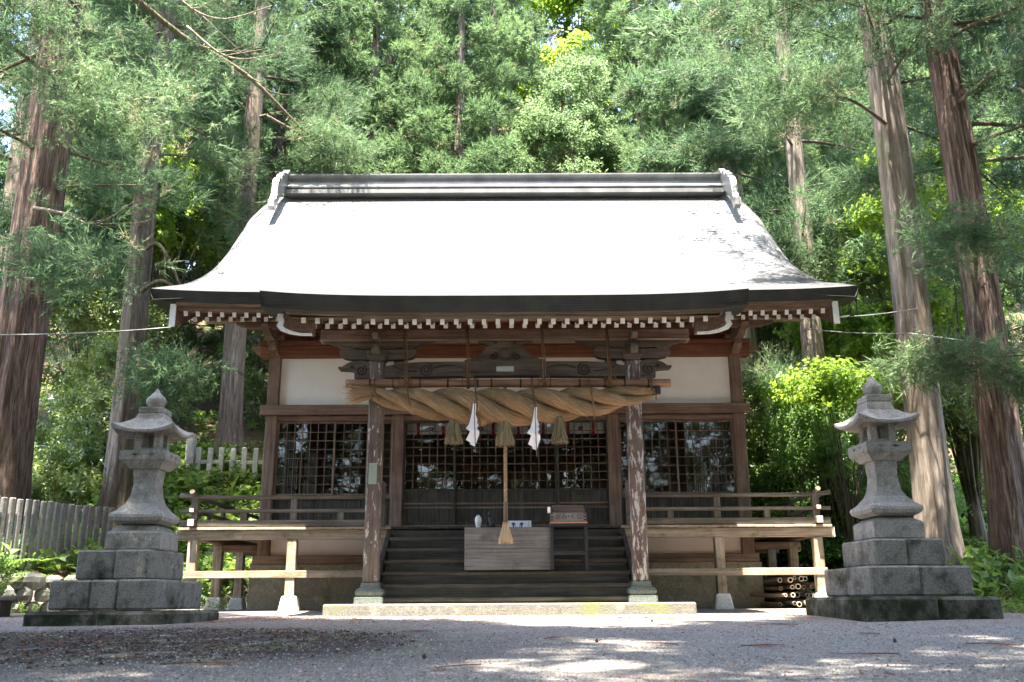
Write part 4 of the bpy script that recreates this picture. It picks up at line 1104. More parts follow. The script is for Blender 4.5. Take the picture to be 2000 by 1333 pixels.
# ---------------------------------------------------------------- stone lanterns
def sq16(h, z, up=0., c=.0, n=6, cx=0, cy=0):
    """square ring, n points a side, corners lifted by up"""
    pts = []
    for (x0, y0, x1, y1) in ((-1, -1, 1, -1), (1, -1, 1, 1), (1, 1, -1, 1), (-1, 1, -1, -1)):
        for k in range(n):
            t = k / n; x = x0 + (x1 - x0) * t; y = y0 + (y1 - y0) * t
            u = abs(2 * t - 1) ** 2.4
            q = 1 - c * max(0, (abs(2 * t - 1) - .7) / .3) ** 2
            pts.append((cx + h * x * q, cy + h * y * q, z + up * u))
    return pts
def lantern(label, x, y, rot, brot, lv, hw, group, off=0.):
    o = thing('stone_lantern', label, 'stone lantern', (x, y, lv[0]), (0, 0, R(rot)), group)
    z = [v - lv[0] for v in lv]
    rb = Matrix.Translation((off, 0, 0)) @ Matrix.Rotation(R(brot), 4, 'Z')
    def block(name, h, z0, z1, mat, nsx, nsy, jit=.006, c=.022):
        # a course of separate stones round the edge
        rg = random.Random(int(h * 1000))
        cuts = [-h] + sorted(-h + 2 * h * (i + rg.uniform(-.18, .18)) / nsx for i in range(1, nsx)) + [h]
        for i in range(nsx):
            for (ya, yb) in ((-h, 0), (0, h)):
                a, b = cuts[i] + .003, cuts[i + 1] - .003
                j = rg.uniform(-jit, jit)
                mb = MB(); mb.box(a, b, ya + .003 + j, yb - .003, z0, z1 + rg.uniform(-jit, 0), c, rb); mb.build(name, mat, o)
    block('bottom_slab', hw[0], z[0] - .06, z[1], M['lan_moss'], 2, 2, .012, .035)
    block('lower_tier', hw[1], z[1] + .002, z[2], M['lan_dk'], 3 if label.startswith('left') else 2, 2)
    block('middle_tier', hw[2], z[2] + .002, z[3], M['lan_dk'], 2, 2)
    mb = MB(); mb.rings([sq16(hw[3], z[3] + .003), sq16(hw[3] + .012, z[3] + .02), sq16(hw[3] + .01, z[4] - .03), sq16(hw[3] - .012, z[4])]); mb.build('plinth_block', M['lan'], o)
    mb = MB(); mb.rings([sq16(hw[3] - .03, z[4] + .001), sq16(hw[3] - .06, z[5] - .03), sq16(hw[3] - .14, z[5] + .004)], True, False); mb.build('domed_course', M['lan'], o)
    r = hw[4]; a, b = z[5] + .004, z[7]
    prof = [(r * .74, a, 0), (r * .95, a + .03, .01), (r, a + .07, .012), (r * .98, a + .10, .012), (r * .80, a + .15, .006), (r * .58, a + .24, 0), (r * .47, a + .33, 0), (r * .425, a + .43, 0), (r * .41, (a + b) / 2 + .14, 0), (r * .44, b - .03, 0), (r * .455, b, 0)]
    MB().rings([sq16(h, zz, up, .03) for h, zz, up in prof]).build('flared_shaft', M['lan'], o)
    c = hw[5]
    MB().rings([sq16(c * .66, z[7] + .002), sq16(c * .80, z[7] + .05), sq16(c, z[7] + .10), sq16(c * 1.0, z[8])]).build('platform', M['lan'], o)
    for k in range(2):
        for (ax, s_) in (('y', -1), ('x', 1), ('x', -1)):
            zz = z[8] - .05; u = (-.4 + .8 * k) * c * .8
            p = [(u - .06, zz), (u, zz + .02), (u + .06, zz), (u + .02, zz - .005), (u, zz - .02), (u - .02, zz - .005)]
            d = s_ * (c * 1.0 + .001); MB().prism(p, d - s_ * .01, d + s_ * .004, ax).build('relief_carving', M['lan_dk'], o)
    # light chamber with a square window in front and behind, round windows at the sides
    q = hw[6]; z0, z1 = z[8] + .002, z[9]
    mb = MB(); e = .092
    for sx in (-1, 1):
        for sy in (-1, 1):
            xa, xb = sorted((sx * q, sx * (q - e))); ya, yb = sorted((sy * q, sy * (q - e))); mb.box(xa, xb, ya, yb, z0, z1, .008)
    mb.box(-q + .01, q - .01, -q + .01, q - .01, z0 - .001, z0 + .055, .004); mb.box(-q + .01, q - .01, -q + .01, q - .01, z1 - .06, z1 - .001, .004); mb.box(-q + e - .01, q - e + .01, q - .05, q - .012, z0 + .04, z1 - .04, .003)
    for sx in (-1, 1):
        h = q - e; zc = (z0 + z1) / 2; hh = (z1 - z0) / 2 - .045
        for (s1, s2) in ((-1, -1), (1, -1), (1, 1), (-1, 1)):
            pts = [(s1 * h, zc + s2 * hh), (s1 * h, zc + s2 * hh * .12), (s1 * h * .78, zc + s2 * hh * .62), (s1 * h * .4, zc + s2 * hh)]
            d = sx * (q - .02); mb.prism(pts, d, d - sx * .03, 'x')
    mb.build('light_chamber', M['lan'], o)
    w = hw[7]; zb = z[10]
    MB().rings([sq16(q * .9, zb + .075), sq16(w * .6, zb + .03, .01), sq16(w * .97, zb, .065), sq16(w, zb + .012, .075), sq16(w, zb + .036, .085), sq16(w * .80, zb + .072, .055), sq16(w * .60, zb + .14, .03), sq16(w * .46, zb + .20, .012), sq16(w * .40, z[11], 0)]).build('curved_roof', M['lan'], o)
    k = hw[8]
    MB().rings([sq16(k * .92, z[11] + .001), sq16(k, z[11] + .015), sq16(k, z[12] - .01), sq16(k * .9, z[12])]).build('cap_block', M['lan'], o)
    h = z[13] - z[12]; r = hw[9]
    MB().lathe([(r * .62, z[12] + .001), (r * .66, z[12] + h * .10), (r * .75, z[12] + h * .14), (r * .98, z[12] + h * .28), (r, z[12] + h * .40), (r * .86, z[12] + h * .53), (r * .55, z[12] + h * .66), (r * .30, z[12] + h * .80), (r * .14, z[12] + h * .93), (r * .03, z[13])], 24).build('jewel_finial', M['lan'], o)
lantern('left stone lantern on a mossy stepped base in front of the veranda', -4.42, 11.4, 1, -7,
        (-.16, .04, .371, .707, .93, 1.01, 1.11, 1.67, 1.877, 2.16, 2.075, 2.35, 2.43, 2.69), (.80, .625, .445, .305, .325, .275, .16, .375, .15, .12), 'stone lanterns', -.10)
lantern('right stone lantern on a mossy stepped base in front of the right trees', 4.50, 11.45, 3, 3,
        (-.12, .138, .471, .785, 1.0, 1.055, 1.15, 1.72, 1.934, 2.22, 2.145, 2.45, 2.54, 2.82), (.81, .61, .43, .29, .325, .275, .16, .375, .15, .12), 'stone lanterns', .02)

# ---------------------------------------------------------------- fences, wall, bench, bamboo pile, wires
def fence(name, label, a, b, n, w, hgt, mat, z0=None, extra=None, rails=()):
    o = thing(name, label, 'fence', (*a, gz(*a)))
    a = Vector(a); b = Vector(b); ang = math.atan2(b.y - a.y, b.x - a.x)
    bm = MB().box(-w / 2, w / 2, -w * .42, w * .42, -.15, hgt, .012).mesh('picket', mat)
    for k in range(n):
        p = a.lerp(b, k / (n - 1)); z = (gz(p.x, p.y) if z0 is None else z0(k / (n - 1))) - o.location.z
        link('picket', bm, o, (p.x - a.x, p.y - a.y, z + random.uniform(-.012, .012)), (random.uniform(-.012, .012), random.uniform(-.012, .012), ang))
    for zz in rails:
        MB().bar((0, .06, (z0(0) if z0 else o.location.z) - o.location.z + zz), (b.x - a.x, b.y - a.y + .06, (z0(1) if z0 else gz(b.x, b.y)) - o.location.z + zz), .06, .09).build('rail', mat, o)
    if extra:
        MB().box(-.10, .10, -.10, .10, -.2, extra, .015).build('end_post', mat, o, (-.2, 0, 0))
    return o
fence('picket_fence', 'grey stone picket fence on the bank at the far left behind the lantern', (-8.9, 13.6), (-7.28, 17.2), 28, .088, .98, M['picket'], lambda t: .80 + .02 * t)
fence('stone_fence', 'short pale stone fence on the mound between the left lantern and the hall', (-7.75, 23.0), (-5.0, 23.3), 11, .12, .60, M['footing'], lambda t: 3.25, .98, (.25,))
wl = thing('retaining_wall', 'low rubble stone wall under the picket fence at the far left', 'stone wall', (-8.3, 14.3, gz(-8.3, 14.0)))
wl['kind'] = 'thing'
rg = random.Random(5)
for row in range(3):
    for k in range(15):
        t = (k + .5 * (row % 2)) / 15
        x = -9.2 + 2.7 * t + .1; y = 13.35 + 3.6 * t - .42
        r = rg.uniform(.11, .16)
        mb = MB(); rings_ = []
        for i, (zz, q) in enumerate(((-1, .5), (-.75, .85), (-.1, 1), (.5, .92), (.95, .5))):
            rings_.append([(r * q * 1.15 * math.cos(a) * rg.uniform(.85, 1.12), r * q * .9 * math.sin(a) * rg.uniform(.85, 1.1), r * .85 * zz * rg.uniform(.9, 1.1)) for a in [2 * math.pi * j / 9 for j in range(9)]])
        mb.rings(rings_).build('stone', M['rock'], wl, (x + 8.3, y - 14.3, .06 + row * .2), (0, 0, rg.uniform(0, 3)))
bn = thing('plank_bench', 'low wooden plank bench at the left edge beside the lantern base', 'bench', (-7.6, 13.4, gz(-7.6, 13.4)))
MB().box(-1.2, .82, -.16, .16, .21, .27, .006).build('seat', M['gry_x'], bn)
for x in (-.9, .55):
    MB().box(x - .06, x + .06, -.14, .14, -.02, .209, .006).build('leg', M['drk_z'], bn)
# bamboo pile under the right veranda
rg = random.Random(9)
for k in range(26):
    r = rg.uniform(.028, .046); row = k // 7
    x = XC + 4.36 + (k % 7) * .105 + rg.uniform(-.03, .03) - row * .0; z = .06 + row * .125 + rg.uniform(-.02, .02); y0 = 15.25 + rg.uniform(-.22, .3); L = rg.uniform(2.2, 3.2)
    o = thing('bamboo_pole', 'weathered cut bamboo pole in the pile under the right veranda', 'bamboo pole', (x, y0, z), (R(rg.uniform(-3, 5)), 0, R(rg.uniform(-20, 22))), 'bamboo poles piled under the veranda')
    MB().tube([(0, 0, 0), (0, L * .25, 0), (0, L * .27, 0), (0, L * .6, 0), (0, L * .62, 0), (0, L, 0)], [r, r, r * 1.08, r, r * 1.08, r], 10, False).build('cane', M['bamboo_y'], o)
    mb = MB(); n = 12
    mb.add([(r * q * math.cos(2 * math.pi * i / n), -.001, r * q * math.sin(2 * math.pi * i / n)) for q in (1, .68) for i in range(n)], [[i, (i + 1) % n, n + (i + 1) % n, n + i] for i in range(n)])
    mb.build('cut_rim', M['bamboo_end'], o)
    MB().tube([(0, .12, 0), (0, .125, 0)], r * .7, 10).build('diaphragm', M['groove'], o)
def wire(label, pts, r=.008):
    o = thing('overhead_wire', label, 'wire', pts[0])
    P = [Vector(p) - Vector(pts[0]) for p in pts]; Q = []
    for i in range(len(P) - 1):
        for k in range(10): Q.append(P[i].lerp(P[i + 1], k / 10) - Vector((0, 0, .25 * (P[i + 1] - P[i]).length / 6 * 4 * (k / 10) * (1 - k / 10) * .35)))
    Q.append(P[-1]); MB().tube(Q, r, 6).build('cable', M['wire'], o)
    return o
wire('thin grey wire running left from the hall eave past the big trunk', [(-5.30, 13.95, 4.25), (-8.1, 13.6, 4.05), (-14, 13, 4.3)])
w1 = wire('thin wire running from the right hall eave to the pale trunk', [(5.2, 14.2, 4.43), (6.85, 15.1, 4.85)], .007)
MB().tube([(0, 0, 0), (.09, .02, .015), (.16, .03, .03)], [.012, .02, .012], 8).build('white_insulator', M['ceram'], w1)
wire('grey wire sloping down to the right edge across the dark red trunk', [(5.6, 17.0, 5.05), (6.6, 14.9, 4.35), (10.5, 9.5, 2.2)], .010)

# ---------------------------------------------------------------- foliage tools
def nrm(a): return a / (np.linalg.norm(a, axis=-1, keepdims=True) + 1e-9)
def spray_template(rng, nstr, nneed, L, spread, nl, nw, droop=.15):
    """a cedar spray: several rope-like strands set with short needles; axis +z; returns (T,3,3)"""
    out = []
    for k in range(nstr):
        a = rng.uniform(0, 2 * np.pi); r = spread * np.sqrt(rng.random())
        d = nrm(np.array([r * np.cos(a), r * np.sin(a), 1.0])); l = L * rng.uniform(.6, 1.05)
        bend = rng.normal(0, .25, 3) * L * .5
        for j in range(nneed):
            t = (j + rng.random()) / nneed
            p = d * l * t + bend * t * t + np.array([0, 0, -droop * l * t * t])
            q = nrm(rng.normal(size=3)); q = nrm(q - d * q.dot(d))
            nd = nrm(d * rng.uniform(.6, 1.2) + q)
            s = nrm(np.cross(nd, rng.normal(size=3))) * nw * .5
            out.append([p - s, p + s, p + nd * nl * rng.uniform(.7, 1.2)])
        s = nrm(np.cross(d, rng.normal(size=3))) * nw * .5
        e = d * l + bend
        out.append([d * l * .75 + bend * .56 - s, d * l * .75 + bend * .56 + s, e + d * nl])
    return np.array(out, np.float32)
def leaf_template(rng, n, L, ll, lw, up=.4, spread=.9):
    """a twig with n flat pointed leaves, two triangles each, folded on the midrib"""
    out = []
    for k in range(n):
        t = (k + .5) / n; a = k * 2.4 + rng.uniform(-.4, .4)
        p = np.array([.08 * L * rng.normal(), .08 * L * rng.normal(), L * t])
        d = nrm(np.array([np.cos(a) * spread, np.sin(a) * spread, up + rng.uniform(-.3, .3)]))
        s = nrm(np.cross(d, np.array([0, 0, 1.0]) + rng.normal(0, .45, 3))); l = ll * rng.uniform(.7, 1.2); w = lw * rng.uniform(.8, 1.2) * .5
        u = np.cross(s, d) * w * .35
        a0, a1 = p, p + d * l; m = p + d * l * .45
        out.append([a0, m + s * w + u, a1]); out.append([a0, a1, m - s * w + u])
    return np.array(out, np.float32)
def frond_template(rng, n, L, pw):
    """an arching fern frond with leaflets on both sides; lies along +x, arching up"""
    out = []
    for k in range(n):
        t = (k + .3) / n; x = L * t; z = L * (.55 * t - .5 * t * t); w = pw * np.sin(np.pi * min(1, t * .85 + .15)) + .02
        for s in (-1, 1):
            p = np.array([x, 0, z]); e = np.array([x + w * .35, s * w, z - w * .25])
            b = np.array([L / n * .42, 0, .0])
            out.append([p - b, p + b, e])
    return np.array(out, np.float32)
def scatter(temps, pos, axis, scale, tone, rng, roll=True, tj=.12):
    pos = np.asarray(pos, np.float32); axis = nrm(np.asarray(axis, np.float32)); n = len(pos)
    ref = np.where(np.abs(axis[:, 2:3]) < .9, np.array([[0, 0, 1.]]), np.array([[1., 0, 0]]))
    u = nrm(np.cross(ref, axis)); w = np.cross(axis, u)
    if roll:
        a = rng.uniform(0, 2 * np.pi, n)[:, None]; u, w = u * np.cos(a) + w * np.sin(a), -u * np.sin(a) + w * np.cos(a)
    which = rng.integers(0, len(temps), n); VV = []; TT = []
    for k, T in enumerate(temps):
        i = np.nonzero(which == k)[0]
        if not len(i): continue
        F = T.reshape(-1, 3)
        X = pos[i][:, None, :] + scale[i][:, None, None] * (F[None, :, 0:1] * u[i][:, None, :] + F[None, :, 1:2] * w[i][:, None, :] + F[None, :, 2:3] * axis[i][:, None, :])
        VV.append(X.reshape(-1, 3))
        tt = np.repeat(tone[i], len(T)) + rng.normal(0, tj, len(i) * len(T))
        dd = np.repeat(tone[i] > 1.5, len(T)); TT.append(np.repeat(np.where(dd, 1., np.clip(tt, 0, .93)), 3))
    return np.concatenate(VV), np.concatenate(TT)
FR = np.random.default_rng(2024)
NEAR = [spray_template(FR, 7, 8, .36, .75, .088, .0135) for _ in range(7)]
FAR = [spray_template(FR, 7, 6, .40, 1.15, .15, .030, .05) for _ in range(7)]
POM = [spray_template(FR, 7, 5, .30, .85, .11, .030, .0) for _ in range(7)]
SHADE = [spray_template(FR, 6, 5, .5, 1.0, .22, .045, .1) for _ in range(5)]
LEAFY = [leaf_template(FR, 9, .30, .11, .055) for _ in range(6)]
SMALL = [leaf_template(FR, 10, .22, .075, .036) for _ in range(6)]
MAPLE = [leaf_template(FR, 10, .34, .12, .085, .05, 1.0) for _ in range(6)]
HERB = [leaf_template(FR, 9, .26, .15, .085, .45, .9) for _ in range(6)]
FROND = [frond_template(FR, 13, .6, .13) for _ in range(4)]

def crown(rng, z0, z1, Rr, nb, temps, per, tsc, arms=None, droop=.25, upt=.35, jit=.22, az=None, ball=0, thin=13.0, tb=.5, inner=.32, shape=.75):
    """branches round the stem from z0 to z1; returns foliage arrays and a branch mesh"""
    mb = MB(); pos = []; ax = []; tn = []
    for b in range(nb):
        t = (b + rng.random()) / nb; z = z0 + (z1 - z0) * t
        L = Rr * ((1 - t) ** shape * (.75 + .45 * rng.random()) * min(1., .55 + t * 3)) + .35
        a = b * 2.399 + rng.uniform(-.4, .4)
        if az is not None:
            a = az[0] + (a % (2 * np.pi)) / (2 * np.pi) * (az[1] - az[0])
        d = np.array([np.cos(a), np.sin(a), 0]); side = np.array([-d[1], d[0], 0])
        dr = droop * rng.uniform(.6, 1.4)
        def P(s): return d * L * s + np.array([0, 0, z + L * (.12 * s - dr * s * s + dr * .55 * s ** 4)])
        pts = [P(s) for s in (0, .2, .4, .6, .8, .97)]
        r0 = .012 + .011 * L
        mb.tube(pts, [r0 * q for q in (1, .85, .7, .5, .32, .12)], 5, False)
        tone = np.clip(rng.normal(tb, .2), 0, 1)
        nc = max(3, int(per * L))
        for c in range(nc):
            s = inner + (1.02 - inner) * (c + rng.random()) / nc
            wdt = .30 * L * (1.15 - s) ** .8 + .08
            o = rng.uniform(-1, 1) * wdt
            p = P(s) + side * o + np.array([0, 0, -.25 * abs(o) + rng.normal(0, .05)])
            if ball:
                rad = ball * rng.uniform(.7, 1.3); m = int(10 * (rad / ball) ** 2)
                q = nrm(rng.normal(size=(m, 3)) + np.array([0, 0, .55]) + d * .35); ct = tone + rng.normal(0, .12)
                for k in range(m):
                    pos.append(p + q[k] * rad * rng.uniform(.35, .75)); ax.append(q[k] + rng.normal(0, .2, 3)); tn.append(ct)
                continue
            m = rng.integers(3, 6) if z < thin else 1 + (rng.random() < .6)
            for k in range(m):
                q = p + rng.normal(0, jit, 3) * np.array([1, 1, .7])
                pos.append(q); ax.append(d * .75 + side * np.sign(o) * .35 + np.array([0, 0, upt]) + rng.normal(0, .45, 3)); tn.append(tone + rng.normal(0, .1))
    pos = np.array(pos); n = len(pos); tn = np.where(rng.random(n) < .035, 2.0, np.array(tn))
    big = np.where((pos[:, 2] > thin) & (ball == 0), 1.55, 1.0)
    V, T = scatter(temps, pos, np.array(ax), tsc * big * rng.uniform(.7, 1.3, n), np.array(tn), rng)
    return V, T, mb

def trunk_mesh(name, r, H, mat, rng, taper=.55, flare=.5, lean=(0, 0), nth=44, bury=.5, nz=46):
    ph = rng.uniform(0, 6.28, 14); ks = np.array([2, 3, 4, 5, 7, 8, 9, 11, 13, 16, 17, 19, 21, 21]); am = .035 / np.sqrt(ks / 3.); dp = rng.normal(0, .35, 14)
    am[7:] *= 1.25
    th = np.arange(nth) * 2 * np.pi / nth; V = []
    zs = -bury + (H + bury) * np.linspace(0, 1, nz) ** 1.25
    for z in zs:
        zz = max(z, 0); rr = r * (1 - taper * zz / H) * (1 + flare * np.exp(-zz / (r * 1.6)))
        m = 1 + sum(am[k] * np.cos(ks[k] * th + ph[k] + dp[k] * zz) for k in range(14)) + .10 * np.exp(-zz / (r * 2)) * np.cos(5 * th + ph[3])
        cx = lean[0] * zz + .03 * np.sin(zz * .5 + ph[0]); cyy = lean[1] * zz + .03 * np.cos(zz * .43 + ph[1])
        V.append(np.stack([cx + rr * m * np.cos(th), cyy + rr * m * np.sin(th), np.full(nth, z)], 1))
    mb = MB(); mb.rings([[tuple(p) for p in ring] for ring in V], True, True)
    return mb.mesh(name, mat)

def cedar(name, label, x, y, r, H, mat, cr, seed, lean=(0, 0), flare=.45, group=None, dz=0., fol='cedar', extra=None, taper=.55):
    rng = np.random.default_rng(seed)
    o = thing(name, label, 'tree', (x, y, gz(x, y) + dz), group=group)
    link('trunk', trunk_mesh('trunk', r, H, M[mat], rng, taper, flare, lean), o)
    V, T, mb = crown(rng, **cr)
    link('crown', tri_mesh('crown', V, T, M[fol]), o)
    mb.build('branches', M['branch'], o)['kind'] = 'stuff'
    return o

def dead_branch(parent, pts, r, mat='twig', tw=0, seed=1):
    """a bare arching branch with a few twigs, points in the tree's own frame"""
    rng = random.Random(seed); P = [Vector(p) for p in pts]
    Q = []
    for i in range(len(P) - 1):
        for k in range(4):
            t = k / 4; a = P[max(i - 1, 0)]; b = P[i]; c = P[i + 1]; d = P[min(i + 2, len(P) - 1)]
            Q.append(.5 * ((2 * b) + (c - a) * t + (2 * a - 5 * b + 4 * c - d) * t * t + (3 * b - a - 3 * c + d) * t ** 3))
    Q.append(P[-1]); n = len(Q)
    mb = MB(); mb.tube(Q, [r * (1 - .8 * i / n) for i in range(n)], 7)
    for k in range(tw):
        i = rng.randrange(n // 3, n - 1); q = Q[i]; d = (Q[i + 1] - Q[i]).normalized()
        s = Vector((rng.uniform(-1, 1), rng.uniform(-1, 1), rng.uniform(-.4, .8))).normalized(); L = rng.uniform(.35, .9)
        mb.tube([q, q + (d * .6 + s * .5) * L * .5, q + (d * .8 + s * .8) * L * .8 + Vector((0, 0, .06 * L)), q + (d * .9 + s * .9) * L + Vector((0, 0, .22 * L))], [r * .35, r * .25, r * .17, r * .06], 5)
    return mb.build('bare_branch', M[mat], parent)

def sprays_on(parent, centers, rng, n, jit, sc, axis, fol='cedar', tone=.6, temps=NEAR):
    c = np.array(centers, float); k = rng.integers(0, len(c), n); pos = c[k] + rng.normal(0, 1, (n, 3)) * np.array(jit)
    ax = np.array(axis)[None] + rng.normal(0, .55, (n, 3))
    V, T = scatter(temps, pos, ax, sc * rng.uniform(.7, 1.3, n), np.where(rng.random(n) < .05, 2.0, np.clip(rng.normal(tone, .2, n), 0, 1)), rng)
    return link('foliage_spray', tri_mesh('foliage_spray', V, T, M[fol]), parent)

PI = math.pi
# ---------------------------------------------------------------- the big cedars beside the hall
t1 = cedar('cedar_tree', 'massive reddish cedar trunk at the left edge behind the picket fence', -9.3, 17.0, .45, 27, 'bark_red',
           dict(z0=6.4, z1=26, Rr=3.6, nb=50, temps=NEAR, per=5, tsc=1.15, droop=.30), 101)
Z1 = t1.location.z
dead_branch(t1, [(.3, -.2, 11.0), (1.1, -.5, 11.2), (2.4, .2, 10.4), (3.6, .9, 9.9), (4.6, 1.7, 9.1), (5.1, 2.1, 8.85)], .085, 'branch', 9, 2)
dead_branch(t1, [(3.0, -2.2, 9.9), (3.5, -2.2, 9.35), (4.1, -2.1, 9.2), (4.9, -2.0, 9.55)], .03, 'twig', 4, 31)
dead_branch(t1, [(3.2, -1.6, 9.4), (3.8, -1.5, 8.9), (4.3, -1.5, 8.75), (5.0, -1.4, 8.95)], .026, 'twig', 4, 32)
dead_branch(t1, [(.2, -.5, 6.2), (1.0, -.9, 5.9), (1.7, -1.1, 5.6), (2.4, -1.2, 6.0)], .035, 'twig', 6, 3)
t2 = cedar('cedar_tree', 'grey furrowed cedar trunk rising behind the left stone lantern', -8.45, 20.0, .27, 25, 'bark',
           dict(z0=8.6, z1=24, Rr=3.0, nb=36, temps=NEAR, per=6, tsc=1.2, droop=.28), 102, flare=.8)
dead_branch(t2, [(.2, -.2, 5.4), (.8, -.6, 5.5), (1.5, -.8, 5.0)], .06, 'branch', 2, 5)
dead_branch(t2, [(.2, -.2, 6.4), (.7, -.7, 6.3), (1.3, -.9, 5.3), (1.6, -1.0, 4.4)], .05, 'branch', 3, 6)
t3 = cedar('cedar_tree', 'slender grey cedar trunk between the left lantern and the eave tip', -7.45, 24.3, .30, 25, 'bark',
           dict(z0=7.0, z1=24, Rr=2.9, nb=36, temps=NEAR, per=6, tsc=1.4, droop=.25), 103, dz=-.2)
t3b = cedar('cedar_tree', 'dark thin cedar trunk just left of the roof behind the slender grey one', -7.5, 27.5, .27, 24, 'bark_red',
            dict(z0=6.0, z1=23, Rr=2.8, nb=36, temps=FAR, per=6, tsc=1.3, droop=.25), 104)
tr1 = cedar('cedar_tree', 'pale leaning cedar trunk behind the right stone lantern', 6.93, 15.5, .32, 26, 'bark_pale',
            dict(z0=8.0, z1=25, Rr=3.2, nb=40, temps=NEAR, per=6, tsc=1.15, droop=.32, az=(-2.7, .5)), 105, flare=.4)
tr2 = cedar('cedar_tree', 'dark red cedar trunk at the right edge beside the pale one', 7.50, 14.3, .28, 25, 'bark_red',
            dict(z0=6.4, z1=24, Rr=3.2, nb=42, temps=NEAR, per=6, tsc=1.1, droop=.32, az=(-1.7, .7)), 106, flare=.5)
tr3 = cedar('cedar_tree', 'smooth pale cedar trunk seen below the right eave tip', 7.32, 22.0, .27, 25, 'bark_pale',
            dict(z0=6.3, z1=24, Rr=3.3, nb=40, temps=NEAR, per=6, tsc=1.35, droop=.28), 107, flare=.2)
tr4 = cedar('cedar_tree', 'green mossy cedar trunk beside the right corner of the hall', 6.55, 25.5, .36, 25, 'bark_moss',
            dict(z0=5.2, z1=24, Rr=3.2, nb=36, temps=FAR, per=6, tsc=1.3, droop=.25), 108)
tr5 = cedar('cedar_tree', 'grey cedar trunk half cut off by the right edge high up', 11.3, 18.2, .34, 26, 'bark',
            dict(z0=3.8, z1=25, Rr=4.0, nb=46, temps=NEAR, per=6, tsc=1.3, droop=.3), 109)
t0 = cedar('cedar_tree', 'pale cedar trunk far behind at the left edge of the wood', -12.9, 22.5, .36, 26, 'bark_pale',
           dict(z0=4.5, z1=25, Rr=3.6, nb=40, temps=FAR, per=6, tsc=1.3, droop=.28), 110)
# low foliage hung on branches of those trees
rq = np.random.default_rng(77)
def low_branch(tree, pts, n, jit, sc, tone, seed, axis=(0, -.3, -.05), bare=True):
    if bare: dead_branch(tree, pts, .035, 'branch', 3, seed)
    c = [Vector(pts[-2]).lerp(Vector(pts[-1]), k / 4) for k in range(5)] + [Vector(pts[-3]).lerp(Vector(pts[-2]), k / 4) for k in range(2, 5)]
    sprays_on(tree, [tuple(p) for p in c], rq, n, jit, sc, axis, 'cedar', tone)
low_branch(tr1, [(.1, -.3, 3.6), (-.1, -.9, 3.5), (-.6, -1.5, 3.2), (.5, -1.9, 3.1)], 130, (.32, .25, .14), 1.05, .75, 1, (.0, -.5, -.1))
low_branch(tr2, [(0, -.3, 3.4), (-.3, -.6, 3.3), (-.7, -.8, 3.15), (.1, -1.1, 3.1)], 30, (.25, .2, .14), 1.0, .85, 2)
low_branch(tr2, [(0, -.3, 3.0), (-.1, -.7, 2.95), (-.12, -.9, 2.85), (-.05, -1.0, 2.65)], 34, (.07, .07, .12), .8, .75, 12, (.0, -.3, -.6))
low_branch(tr2, [(0, -.3, 5.6), (-.4, -.6, 5.3), (-.9, -.9, 5.0), (.4, -1.2, 4.9)], 120, (.4, .3, .2), 1.1, .45, 3)
low_branch(tr1, [(-.1, -.2, 8.0), (-.9, -.6, 8.3), (-1.8, -.9, 8.2), (-2.7, -1.0, 8.0)], 150, (.4, .3, .25), 1.1, .55, 4, (-.4, -.2, .0))
low_branch(tr1, [(-.1, 0, 10.6), (-.9, .3, 11.0), (-1.6, .7, 11.0), (-2.9, 1.1, 10.7)], 270, (.6, 1.1, .3), 1.25, .55, 41)
low_branch(tr1, [(.3, -.1, 5.3), (.6, -.5, 5.3), (.9, -.8, 4.9), (1.5, -1.0, 4.6)], 110, (.35, .3, .25), 1.1, .4, 5)
low_branch(tr3, [(-.1, -.2, 3.2), (-.5, -.5, 3.2), (-1.1, -.8, 3.4), (-1.7, -1.0, 3.0)], 170, (.3, .2, .28), 1.25, .8, 6, (-.2, -.3, .3))
low_branch(tr3, [(.1, -.2, 6.6), (.6, -.5, 6.4), (1.1, -.8, 6.1), (1.8, -1.0, 5.9)], 130, (.4, .3, .3), 1.3, .8, 7)
low_branch(tr3, [(-.1, -.2, 7.2), (-.6, -.5, 7.0), (-.9, -.8, 6.6), (-.2, -1.0, 6.2)], 110, (.4, .3, .3), 1.3, .7, 8)
low_branch(t1, [(.3, -.2, 5.4), (.9, -.9, 5.2), (1.4, -1.5, 4.7), (2.2, -1.9, 4.5)], 190, (.5, .4, .3), 1.15, .5, 9)
low_branch(t1, [(.2, -.3, 8.2), (1.0, -1.3, 8.2), (1.8, -2.0, 7.7), (2.9, -2.3, 7.0)], 240, (.5, .4, .35), 1.1, .7, 10)
low_branch(t1, [(.2, -.3, 10.0), (-.1, -1.6, 10.0), (.1, -2.6, 9.4), (1.6, -3.0, 8.6)], 260, (.6, .5, .35), 1.1, .55, 13)
low_branch(t1, [(3.9, 1.6, 9.3), (4.6, 1.9, 9.0), (5.0, 2.2, 8.85), (5.6, 2.4, 8.8)], 190, (.35, .4, .2), 1.1, .9, 11, (.4, -.3, .2))
low_branch(t2, [(.2, -.4, 3.6), (.8, -.9, 3.5), (1.2, -1.3, 3.2), (1.9, -1.6, 3.0)], 150, (.35, .4, .3), 1.2, .4, 14)
low_branch(t3, [(.1, -.3, 7.4), (.2, -.8, 7.2), (0, -1.1, 6.6), (.3, -1.3, 5.7)], 150, (.5, .3, .7), 1.3, .5, 44)

